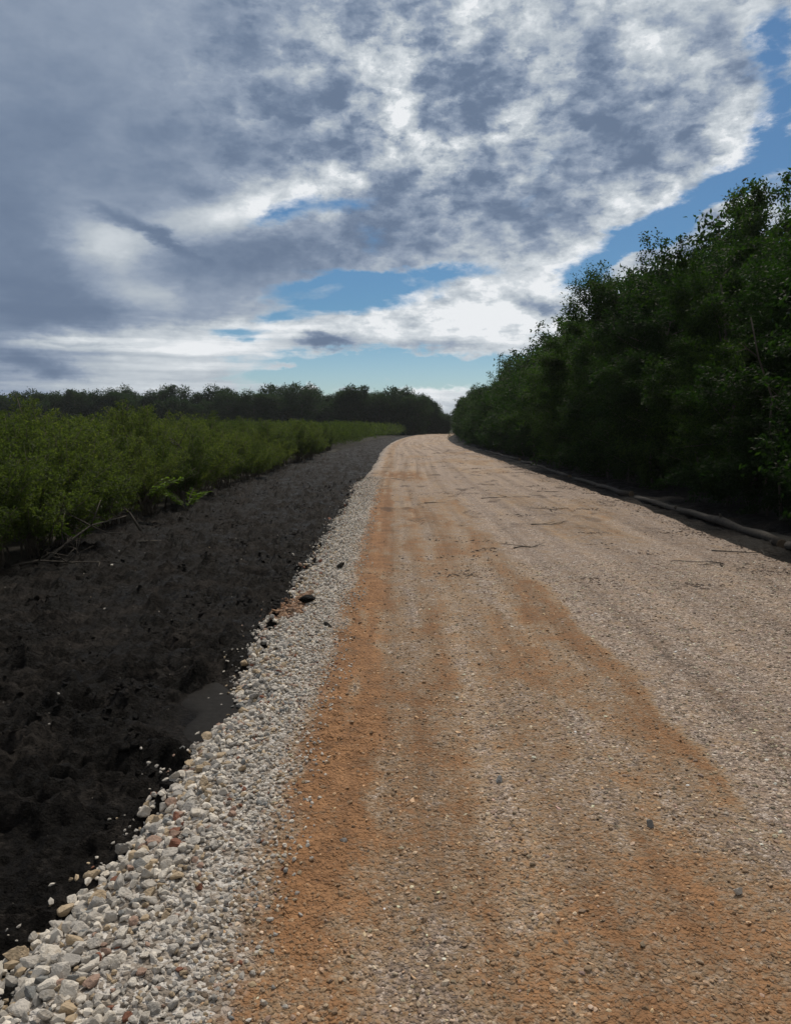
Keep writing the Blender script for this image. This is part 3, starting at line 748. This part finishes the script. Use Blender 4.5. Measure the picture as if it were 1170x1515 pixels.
def make_round_tree(seed, H, Rm, clumps, per, L, W, rc):
    """a full crown of billowing leaf clumps down to the ground"""
    r = np.random.RandomState(seed); wood = Bag()
    zs = np.linspace(-0.3, H * 0.8, 7); T = np.column_stack([np.cumsum(r.normal(0, 0.08, (7, 2)), 0), zs]); wood.tube(T, np.linspace(0.16, 0.03, 7), 7)
    LP, LD = [], []
    for i in range(clumps):
        u = (i + r.rand()) / clumps; z = H * (0.06 + 0.80 * u)
        R0 = Rm * math.sqrt(max(0.05, 1 - ((u - 0.52) / 0.62) ** 2)); a = i * 2.39996 + r.normal(0, 0.4)
        q = R0 * (0.45 + 0.55 * r.rand()); c = np.array([q * math.cos(a), q * math.sin(a), z]); k = rc * r.uniform(0.65, 1.2)
        wood.tube([np.array([np.interp(z * 0.8, zs, T[:, 0]), np.interp(z * 0.8, zs, T[:, 1]), z * 0.8]), c], [0.035, 0.012], 4)
        d = unit(r.normal(size=(per, 3))); P = c + d * k * (r.rand(per, 1) ** 0.4) * np.array([1, 1, 0.72]) * (1 + 0.16 * r.normal(size=(per, 1)))
        LP.append(P); LD.append(d + r.normal(0, 0.6, (per, 3)))
    LP = np.concatenate(LP); LP[:, 2] = np.maximum(LP[:, 2], 0.05)
    return wood, leaf_quads(LP, np.concatenate(LD), L, W, r, 0.8)

def tree_data(name, mat, *a, **k):
    wood, (V, Q) = make_tree(*a, **k)
    return (wood.data(name + '_trunk', [M_BARK]), mesh(name + '_crown', V, Q, [mat]))

def make_shrub(seed, H, Rb, stems, twigs, per, L, W):
    r = np.random.RandomState(seed); wood = Bag(); LP, LD = [], []
    for i in range(stems):
        a = r.uniform(0, 6.28); f = math.sqrt(r.rand()); lean = 0.12 + 0.42 * f; h = H * (1 - 0.38 * f * f) * r.uniform(0.78, 1.08)
        b0 = np.array([r.normal(0, Rb * 0.18), r.normal(0, Rb * 0.18), -0.08])
        m = 6; ks = np.linspace(0, 1, m)
        out = np.array([math.cos(a), math.sin(a), 0]) * Rb * f * 1.5
        P = b0 + (ks ** 1.4)[:, None] * out + ks[:, None] * np.array([0, 0, h]) + np.cumsum(r.normal(0, 0.03, (m, 3)), 0) * ks[:, None]
        wood.tube(P, np.linspace(0.012, 0.003, m), 4)
        for t in range(twigs):
            k = 0.30 + 0.69 * ((t + r.rand()) / twigs) ** 0.85
            q = np.array([np.interp(k, ks, P[:, c]) for c in range(3)])
            a2 = r.uniform(0, 6.28); td = unit(np.array([math.cos(a2), math.sin(a2), r.uniform(0.15, 0.9)])); tl = r.uniform(0.14, 0.34) * (1.2 - 0.5 * k) * H / 1.8
            kk = 0.15 + 0.85 * r.rand(per) ** 0.7
            LP.append(q + kk[:, None] * tl * td + r.normal(0, 0.030, (per, 3))); LD.append(td * 0.5 + r.normal(0, 0.7, (per, 3)) + np.array([0, 0, 0.15]))
    LP = np.concatenate(LP); LD = np.concatenate(LD)
    return wood, leaf_quads(LP, LD, L, W, r, 1.0)

def plant(name, data, loc, rz, sc, parts=('trunk', 'crown'), tilt=(0, 0)):
    e = empty(name, loc, rz, sc); e.rotation_euler = (tilt[0], tilt[1], rz)
    for nm, me in zip(parts, data):
        o = bpy.data.objects.new(nm, me); COL.objects.link(o); o.parent = e
    return e

NEAR = [tree_data('near_tree', M_LEAF, 1000 + i, h, rm, lb, 14, 5, 19, 0.098, 0.056, wide=w, spread=0.12, inner=0.45, sprig=0.35) for i, (h, rm, lb, w) in enumerate(
        [(6.9, 2.0, 34, 0.42), (7.6, 2.2, 37, 0.55), (6.3, 1.8, 32, 0.42), (7.3, 2.2, 34, 0.62), (5.6, 2.0, 30, 0.50)])]
MID = [tree_data('mid_tree', M_LEAF, 1100 + i, h, rm, 34, 8, 5, 6, 0.19, 0.105, wide=w) for i, (h, rm, w) in enumerate(
        [(6.2, 2.0, 0.38), (6.9, 2.2, 0.45), (5.6, 1.9, 0.34), (6.5, 2.1, 0.5)])]
def round_data(mat, *a):
    wood, (V, Q) = make_round_tree(*a); return (wood.data('round_trunk', [M_BARK]), mesh('round_crown', V, Q, [mat]))
FAR = [round_data(M_LEAF_FAR, 1200 + i, h, rm, 46, 270, 0.26, 0.18, 1.05) for i, (h, rm) in enumerate([(8.0, 2.5), (9.0, 2.8), (7.2, 2.3), (8.5, 3.1), (7.7, 2.1)])]
MID += [round_data(M_LEAF, 1150 + i, h, rm, 60, 240, 0.17, 0.10, 0.72) for i, (h, rm) in enumerate([(6.4, 1.8), (6.9, 2.0)])]
UNDER = [tree_data('under', M_LEAF, 1300 + i, h, rm, 22, 7, 5, 9, 0.085, 0.045, wide=0.5) for i, (h, rm) in enumerate([(2.4, 1.0), (1.8, 0.9), (3.0, 1.1)])]

ORD = ['first', 'second', 'third', 'fourth', 'fifth', 'sixth', 'seventh', 'eighth', 'ninth', 'tenth', 'eleventh', 'twelfth', 'thirteenth', 'fourteenth', 'fifteenth', 'sixteenth']
def mark(o, label, cat, group): return tag(o, label, cat, group)
rr = random.Random(21)

# -- the forest edge right of the road
def edge_height(x, y):
    """height of the wood at this place: tall near the camera, lower where the road bends away"""
    a = (x - 1.3) / max(y, 0.1)
    t = np.interp(a, [0.05, 0.07, 0.10, 0.145, 0.189, 0.224, 0.277, 0.33, 0.365, 0.40, 0.44, 0.514, 0.8, 1.6], [0.016, 0.026, 0.046, 0.079, 0.116, 0.172, 0.208, 0.218, 0.20, 0.24, 0.265, 0.29, 0.31, 0.45])
    return float(max(3.6, min(9.5, 1.7 + t * y)))
def stretch(e, w, h): e.scale = (w, w, h)
NEAR_H, MID_H = [6.9, 7.6, 6.3, 7.3, 5.6], [6.2, 6.9, 5.6, 6.5, 6.4, 6.9]
y = 5.0; k = 0; cnt = 0
while y < 176:
    far = y > 34
    d = (MID if far else NEAR)[k % (6 if far else 5)]
    x = 7.75 + rr.uniform(-0.35, 0.45) + float(road_bend(y))
    hh = edge_height(x, y) * rr.choice((0.62, 0.78, 0.89, 0.98)) * rr.uniform(0.95, 1.05) / (MID_H if far else NEAR_H)[k % (6 if far else 5)]; sc = max(0.8, min(1.15, hh))
    t = plant('forest_tree', d, (x, y, -0.12), rr.uniform(0, 6.28), sc, tilt=(rr.uniform(-.06, .06), -0.05 + rr.uniform(-.05, .04)))
    stretch(t, sc, hh)
    if y > 10.5 and cnt < 16:
        lab = 'dark leafy tree at the right forest edge, ' + ORD[cnt] + ' behind the logs from the near end'; cnt += 1
    elif y <= 10.5: lab = 'dark leafy tree of the forest edge nearest the camera at the right side'
    else: lab = 'dark leafy tree in the distant front row of the right forest edge'
    mark(t, lab, 'tree', 'trees of the dark forest right of the road')
    y += rr.uniform(1.8, 2.5) * (1.0 if y < 34 else 1.35); k += 1
for row, (xo, step, hs) in enumerate(((10.3, 2.9, 1.12), (13.4, 3.6, 1.2))):
    y = 4.5 + row; k = row
    while y < 172:
        far = y > 30
        d = (MID if far else NEAR)[k % (6 if far else 5)]
        x = xo + rr.uniform(-0.7, 0.7) + float(road_bend(y))
        t = plant('forest_tree', d, (x, y, -0.12), rr.uniform(0, 6.28), 1.0)
        hh = edge_height(x, y) * rr.choice((0.68, 0.82, 0.90, 0.98)) * rr.uniform(0.96, 1.04) / (MID_H if far else NEAR_H)[k % (6 if far else 5)]; stretch(t, max(0.9, min(1.25, hh)), hh)
        mark(t, 'tall dark tree crowded into the deep ranks behind the right forest edge', 'tree', 'trees of the dark forest right of the road')
        y += rr.uniform(0.8, 1.2) * step * (1.0 if y < 60 else 1.3); k += 1
y = 8.0; k = 0
while y < 70:
    t = plant('understory_bush', UNDER[k % 3], (6.95 + rr.uniform(-0.25, 0.5) + float(road_bend(y)), y, -0.10), rr.uniform(0, 6.28), rr.uniform(0.75, 1.1), ('stem', 'foliage'))
    mark(t, 'low dark understory bush in the shade under the right forest edge', 'bush', 'understory bushes under the forest edge')
    y += rr.uniform(1.1, 2.2) * (1 if y < 30 else 1.5); k += 1

# -- the distant tree line beyond the field
def far_tree(x, y, sc, k, lab):
    t = plant('distant_tree', FAR[k % 5], (x, y, -0.15), rr.uniform(0, 6.28), sc)
    if x > 3.0:                                                            # the wood opens towards the bend of the road
        hmax = 1.6 + y * float(np.interp(x / y, [0.02, 0.045, 0.056, 0.066, 0.08, 0.2], [0.05, 0.036, 0.022, 0.015, 0.024, 0.04]))
        z = min(sc, hmax / (8.0, 9.0, 7.2, 8.5, 7.7)[k % 5]); t.scale = (max(0.55, z), max(0.55, z), z)
    mark(t, lab, 'tree', 'trees of the distant line beyond the field')
x = -108.0; k = 0
while x < 34:
    f = (x + 108) / 142
    y0 = 152 + 6 * math.sin(x * 0.05)
    big = 0.98 + 0.10 * math.sin(x * 0.21) + 0.07 * math.sin(x * 0.63) + rr.uniform(-0.16, 0.16)
    if abs(x + 63) < 3.0: big *= 1.13
    if x > -8: big *= 1.05
    far_tree(x, y0 + rr.uniform(-2, 2), big, k, 'dark green tree in the front rank of the distant line across the field' if abs(x + 63) > 3 else 'broad high crowned tree rising above the left part of the distant tree line')
    x += rr.uniform(2.3, 3.6); k += 1
x = -112.0
while x < 40:
    far_tree(x, 160 + 6 * math.sin(x * 0.05) + rr.uniform(-2, 2), rr.uniform(1.0, 1.25), k, 'dark tree in the rear rank of the distant line, only its top showing')
    x += rr.uniform(3.2, 4.6); k += 1
# a rounder stand closes the view where the road turns
for i in range(16):
    x = -9 + i * 1.55; yy = 146 + rr.uniform(-3, 3) + max(0, i - 8) * 1.5
    hs = 1.08 - 0.045 * max(0, i - 6) + rr.uniform(-0.05, 0.05)
    if -1.6 + float(road_bend(yy)) < x < 5.4 + float(road_bend(yy)): yy += 26
    far_tree(x, yy, hs, i, 'rounded dark tree of the stand that closes the end of the road')

# -- shrubs of the field
SHRUB = [(lambda wl: (wl[0].data('shrub_stem', [M_STEM]), mesh('shrub_foliage', wl[1][0], wl[1][1], [M_BRUSH])))(make_shrub(1400 + i, h, rb, st, 14, 28, 0.055, 0.021))
         for i, (h, rb, st) in enumerate([(1.75, 0.62, 22), (2.05, 0.66, 24), (1.45, 0.7, 20), (1.9, 0.58, 22), (1.6, 0.75, 25)])]
pts = []
y = 6.5
while y < 60:
    step = 0.80 + 0.012 * y
    x = -4.75 - 0.15 * rr.random()
    while x > -0.60 * y - 1.2 and x > -40:
        pts.append((x + rr.uniform(-0.3, 0.22), y + rr.uniform(-0.35, 0.35), -4.7 - x))
        x -= step * rr.uniform(0.85, 1.2)
    y += step
def rank(p): return math.hypot(p[0], p[1]) + 1.6 * max(p[2], 0)
pts.sort(key=rank)
solo, mass = pts[:300], pts[300:]
n1 = 0
for i, (x, y, back) in enumerate(solo):
    e = plant('field_shrub', SHRUB[i % 5], (x + float(road_bend(y)), y, -0.12), rr.uniform(0, 6.28), rr.choice((0.72, 0.9, 1.02, 1.12, 1.2)) * rr.uniform(0.95, 1.05) * (0.88 if back < 0.6 else 1.0), ('stem', 'foliage'), (rr.uniform(-.08, .08), rr.uniform(-.02, .1)))
    if back < 0.75 and n1 < 12 and y > 8.8:
        lab = 'feathery green shrub, ' + ORD[n1] + ' along the mud edge counting from the left frame side'; n1 += 1
    elif back < 0.75: lab = 'feathery green shrub on the front edge of the field beside the black mud'
    else: lab = 'feathery green shrub standing inside the overgrown field behind the front edge'
    mark(e, lab, 'shrub', 'green shrubs of the overgrown field')

# -- the rest of the field reads as one mass of brush
br = np.random.RandomState(8)
def clump_leaves(n, H, Rr, L, seed):
    r = np.random.RandomState(seed)
    a = r.uniform(0, 6.28, n); q = np.sqrt(r.rand(n)) * Rr; zt = H * (1 - 0.35 * (q / Rr) ** 2)
    z = zt * (1 - 0.75 * r.rand(n) ** 1.7)
    P = np.stack([q * np.cos(a), q * np.sin(a), z], -1)
    D = np.stack([np.cos(a) * 0.4, np.sin(a) * 0.4, np.ones(n)], -1) + r.normal(0, 0.55, (n, 3))
    return leaf_quads(P, D, L, L * 0.36, r, 0.8)
tiers = [([clump_leaves(1500, 1.8, 0.8, 0.085, 50 + i) for i in range(5)], 20, 45), ([clump_leaves(420, 1.75, 1.05, 0.17, 60 + i) for i in range(5)], 45, 82), ([clump_leaves(130, 1.75, 1.5, 0.34, 70 + i) for i in range(5)], 82, 150)]
Vs, Fs, off = [], [], 0
spots = [(x, y) for x, y, b_ in mass]
y = 60.0
while y < 150:
    st = 1.25 if y < 82 else 2.0
    x = -4.4 if y < 80 else -4.2
    while x > -0.62 * y - 3: spots.append((x + rr.uniform(-.5, .2), y + rr.uniform(-.5, .5))); x -= st * rr.uniform(.85, 1.2)
    y += st
for (x, y) in spots:
    for sh, a, b_ in tiers:
        if y < b_: break
    V, F = sh[br.randint(5)]; an = br.uniform(0, 6.28); sc = br.uniform(0.82, 1.22) * (1.02 + 0.22 * float(perlin(np.array([x * 0.12]), np.array([y * 0.12]))[0]))
    ca, sa = math.cos(an), math.sin(an)
    W = V @ np.array([[ca, sa, 0], [-sa, ca, 0], [0, 0, 1]]) * np.array([1, 1, sc]) + np.array([x + float(road_bend(y)), y, -0.12])
    Vs.append(W); Fs.append(F + off); off += len(V)
bo = obj('brush', mesh('brush', np.concatenate(Vs), np.concatenate(Fs), [M_BRUSH])); tag(bo, 'far green brush of the overgrown field running back to the tree line', 'brush', kind='stuff')

# ------------------------------------------------------------------ logs, branches, clods, young plants
def wander(p0, p1, m, amp, seed):
    r = np.random.RandomState(seed); k = np.linspace(0, 1, m)[:, None]
    return np.array(p0) * (1 - k) + np.array(p1) * k + r.normal(0, amp, (m, 3)) * np.array([1, 0.3, 0.5])
def log(p0, p1, r0, r1, seed, label):
    a = np.array(p0, float); e = empty('fallen_log', tuple(a))
    P = wander((0, 0, 0), tuple(np.array(p1) - a), 11, 0.035, seed)
    rd = np.linspace(r0, r1, 11) * (1 + 0.07 * np.random.RandomState(seed).normal(size=11))
    B = Bag(); B.tube(P, rd, 12)
    rg = np.random.RandomState(seed + 5)
    for q in range(3):                                                     # stubs of trimmed branches
        i = rg.randint(2, 9); dd = np.array([rg.normal(), rg.normal() * .4, 0.8]); dd /= np.linalg.norm(dd)
        B.tube([P[i], P[i] + dd * (rd[i] + 0.05)], [0.03, 0.022], 6)
    obj('bark', B.data('log_bark', [M_LOG]), e)
    for i, s in ((0, -1), (10, 1)):
        t = P[1] - P[0] if i == 0 else P[10] - P[9]; t = t / np.linalg.norm(t) * s
        C = Bag(); C.tube([P[i], P[i] + t * 0.012], [rd[i] * 0.96, rd[i] * 0.94], 12)
        obj('cut_end', C.data('log_cut', [M_CUT], False), e)
    tag(e, label, 'log', 'logs laid along the forest edge')
log((5.72, 8.6, -0.12), (5.70, 11.0, -0.11), 0.07, 0.06, 1, 'short bark covered log cut off by the right edge of the photo')
log((5.74, 11.3, -0.11), (5.86, 18.6, -0.10), 0.078, 0.055, 2, 'longest bark log beside the ditch, second from the right edge')
log((5.84, 19.2, -0.10), (5.88, 25.2, -0.10), 0.07, 0.055, 3, 'pale ended log beyond the longest one beside the ditch')
log((5.93, 26.2, -0.10), (6.08, 37.0, -0.08), 0.065, 0.055, 4, 'long thin log in the middle of the row by the ditch')
log((6.1, 38.0, -0.08), (6.15, 53.0, -0.08), 0.075, 0.06, 5, 'farthest visible log of the row before the ditch bends')

def branch(name, label, loc, pts, rad, forks, seed, cat='branch', group=None, mat=M_DEAD, flat=1.0):
    r = np.random.RandomState(seed); B = Bag(); P = np.array(pts, float)
    B.tube(P, np.linspace(rad, rad * 0.35, len(P)), 6)
    for q in range(forks):
        i = r.randint(1, len(P)); L = r.uniform(0.18, 0.55); d = unit(P[i] - P[i - 1] + r.normal(0, 0.6, 3)) * L * np.array([1, 1, flat])
        p1 = P[i] + d * 0.5 + r.normal(0, 0.03, 3) * flat; p2 = P[i] + d + r.normal(0, 0.06, 3) * flat
        B.tube([P[i], p1, p2], [rad * 0.5, rad * 0.36, rad * 0.18], 5)
        for z in range(2): B.tube([p1, p1 + unit(d + r.normal(0, 0.3, 3) * flat) * L * 0.5], [rad * 0.26, rad * 0.1], 4)
    o = obj(name, B.data(name, [mat]), None, loc); return tag(o, label, cat, group)
G = 'dead branches along the mud edge'
branch('fallen_branch', 'long grey dead branch sloping from the brush down onto the mud at left', (-4.35, 9.35, -0.08), [(0, 0, 0), (0.12, 0.35, 0.16), (0.3, 0.8, 0.36), (0.62, 1.25, 0.44)], 0.022, 9, 1, group=G)
branch('fallen_branch', 'arched dead branch with its bend raised over the mud edge', (-4.05, 12.2, -0.10), [(0, 0, 0), (-0.22, 0.1, 0.30), (-0.5, 0.15, 0.52), (-0.85, 0.1, 0.46), (-1.1, 0, 0.2)], 0.024, 10, 2, group=G)
branch('fallen_branch', 'flat tangle of dead sticks on the mud near the left frame side', (-4.55, 9.0, -0.06), [(0, 0, 0), (0.3, 0.06, 0.06), (0.65, 0.02, 0.05), (1.0, 0.12, 0.03)], 0.018, 8, 3, group=G)
branch('fallen_branch', 'pale upright bare stick among the shrubs above the mud edge', (-4.7, 15.6, -0.1), [(0, 0, 0), (0.1, 0, 0.5), (0.06, 0.05, 0.9), (0.3, 0.1, 1.3)], 0.02, 4, 4, group=G)
branch('fallen_branch', 'short thick broken stick lying at the foot of the arched branch', (-3.75, 10.9, -0.07), [(0, 0, 0), (0.2, 0.03, 0.02), (0.42, 0.1, 0.02)], 0.03, 1, 5, group=G)
branch('hanging_vine', 'pale crooked bare stem leaning out of the dark trees at the right edge', (6.85, 13.6, 0.0), [(0, 0, 0), (-0.05, 0.05, 0.8), (-0.28, 0.0, 1.5), (-0.22, 0.1, 2.1), (-0.5, 0.1, 2.8), (-0.62, 0.2, 3.5)], 0.028, 4, 6, 'stem')

def young_plant(loc, H, n, seed, label):
    r = np.random.RandomState(seed); e = empty('young_plant', loc); W = Bag(); LP, LD = [], []
    for i in range(n):
        a = r.uniform(0, 6.28); t = r.uniform(0.3, 0.7); k = np.linspace(0, 1, 5)[:, None]
        P = k * np.array([math.cos(a) * t, math.sin(a) * t, 1.0]) * H + (k ** 2) * np.array([math.cos(a), math.sin(a), -0.9]) * H * 0.35
        W.tube(P, np.linspace(0.008, 0.003, 5), 4)
        for s in (-1, 1):
            kk = r.uniform(0.25, 1, 16); q = np.stack([np.interp(kk, k[:, 0], P[:, c]) for c in range(3)], -1)
            LP.append(q); LD.append(np.array([-math.sin(a) * s, math.cos(a) * s, 0.1]) + 0.6 * np.array([math.cos(a), math.sin(a), 0.2]) + r.normal(0, 0.15, (16, 3)))
    obj('stem', W.data('young_stem', [M_STEM]), e)
    V, Q = leaf_quads(np.concatenate(LP), np.concatenate(LD), 0.13, 0.04, r)
    obj('foliage', mesh('young_foliage', V, Q, [M_FERN]), e)
    tag(e, label, 'plant')
young_plant((-4.15, 15.2, -0.1), 0.62, 9, 1, 'bright green fern like plant rooted in the mud at the shrub edge')
young_plant((-4.5, 13.6, 0.2), 0.7, 6, 2, 'small yellow green sprout glowing in front of the dark shrubs')
young_plant((-4.4, 10.4, -0.05), 0.5, 9, 3, 'low leafy weed at the foot of the shrubs near the left side')

def clod(name, loc, s, seed, mat, label, cat, group=None):
    V, F = stone_shape(seed, 3, 0.012)
    if mat is M_MUD:
        r = np.random.RandomState(seed); V = V * (1 + 0.16 * fbm(V[:, 0] * 2.2 + 3, V[:, 1] * 2.2 + V[:, 2], 3))[:, None]
    o = obj(name, mesh(name, V * np.array(s), F, [mat], mat is M_MUD), None, loc); o.rotation_euler = (0.1, 0.15, seed)
    return tag(o, label, cat, group)
def rz_(x, y): return float(road_height(np.array([x]), np.array([y]))[0])
clod('mud_clod', (-0.80, 6.78, rz_(-0.80, 6.78) + 0.035), (0.085, 0.075, 0.095), 41, M_MUD, 'largest black mud clod sitting on the pale gravel shoulder', 'clod')
clod('mud_clod', (-0.62, 8.55, rz_(-0.62, 8.55) + 0.02), (0.09, 0.06, 0.06), 42, M_MUD, 'black mud clod on the far part of the gravel shoulder', 'clod')
clod('mud_clod', (-0.55, 6.05, rz_(-0.55, 6.05) + 0.01), (0.09, 0.03, 0.03), 43, M_MUD, 'thin flat smear of mud where the shoulder meets orange clay', 'clod')
clod('lone_stone', (1.175, 2.48, rz_(1.175, 2.48) + 0.009), (0.021, 0.018, 0.026), 44, M_STONE[0], 'lone whitish stone on the brown road at the lower right', 'stone')
clod('lone_stone', (1.03, 2.95, rz_(1.03, 2.95) + 0.007), (0.019, 0.017, 0.022), 45, M_STONE[4], 'dark stone on the orange clay rim at the right', 'stone')
clod('lone_stone', (0.47, 3.33, rz_(0.47, 3.33) + 0.006), (0.018, 0.016, 0.02), 46, M_STONE[4], 'dark little stone in the middle of the road', 'stone')
clod('lone_stone', (-0.20, 2.83, rz_(-0.20, 2.83) + 0.003), (0.022, 0.016, 0.018), 47, M_STONE[2], 'round grey stone bedded in the stony strip left of road centre', 'stone')
rg = np.random.RandomState(91)
for i in range(26):                                                       # pale chips thrown onto the mud
    yy = float(np.exp(rg.uniform(math.log(3), math.log(13)))); xx = -1.2 - rg.rand() ** 1.3 * 2.9
    if xx < -0.5 * yy: continue
    zz = float(mud_left_height(np.array([xx]), np.array([yy]))[0]); s_ = rg.uniform(0.010, 0.024)
    o = proto.copy(); COL.objects.link(o); o.data = stone_meshes[rg.randint(14)]; o.scale = (s_,) * 3; o.location = (xx, yy, zz + s_ * 0.3)
    o.rotation_euler = (rg.normal(), rg.normal(), rg.uniform(0, 6)); o.material_slots[0].link = 'OBJECT'; o.material_slots[0].material = M_STONE[1 if i % 3 else 0]
    o.name = 'stray_chip'
    tag(o, 'small whitish stone chip thrown onto the black mud away from the gravel', 'stone', 'stray chips on the mud')
sticks = [(1.55, 10.0, 0.5), (4.05, 9.75, 0.6), (3.7, 8.6, 0.35), (2.2, 12.4, 0.5), (2.9, 14.2, 0.6), (1.9, 17.0, 0.7), (3.4, 18.5, 0.8), (0.6, 16.0, 0.5), (3.9, 13.0, 0.4), (2.6, 20.5, 0.8)]
for i, (xx, yy, L) in enumerate(sticks[:8]):
    an = (0.2, -0.5, 0.9, -0.15, 1.3, 0.4, -0.9, 0.05, 0.6, -0.3)[i]; L *= (0.75, 1.0, 0.6, 0.9)[i % 4]
    pts_ = [(q * L * math.cos(an) - w_ * math.sin(an), q * L * math.sin(an) + w_ * math.cos(an), z_) for q, w_, z_ in ((0, 0, 0), (0.35, 0.05 * (-1) ** i, 0.012), (0.7, 0.02, 0.004), (1.0, 0.08, 0.006))]
    branch('road_stick', 'dark bark stick lying across the pale gravel on the right half of the road', (xx, yy, rz_(xx, yy) + 0.008), pts_, 0.009, 3, 60 + i, 'stick', 'bark sticks lying on the road', flat=0.06)


# ------------------------------------------------------------------ the humid air
HAZE = 0.00022
m = bpy.data.materials.new('humid_air'); m.use_nodes = True; nt = NT(m.node_tree); nt.n.clear()
out = nt.node('ShaderNodeOutputMaterial'); vo = nt.node('ShaderNodeVolumePrincipled')
vo.inputs['Color'].default_value = (0.80, 0.86, 0.92, 1); vo.inputs['Density'].default_value = HAZE; vo.inputs['Anisotropy'].default_value = 0.3
nt.l.new(vo.outputs[0], out.inputs['Volume'])
hx = np.array([(x_, y_, z_) for x_ in (-1240, 1290) for y_ in (-1030, 1230) for z_ in (-2.2, 16.0)], float)
ho = obj('haze', mesh('haze', hx, np.array([(0, 1, 3, 2), (4, 6, 7, 5), (0, 4, 5, 1), (2, 3, 7, 6), (0, 2, 6, 4), (1, 5, 7, 3)]), [m])); tag(ho, kind='stuff')
S.cycles.volume_bounces = 0
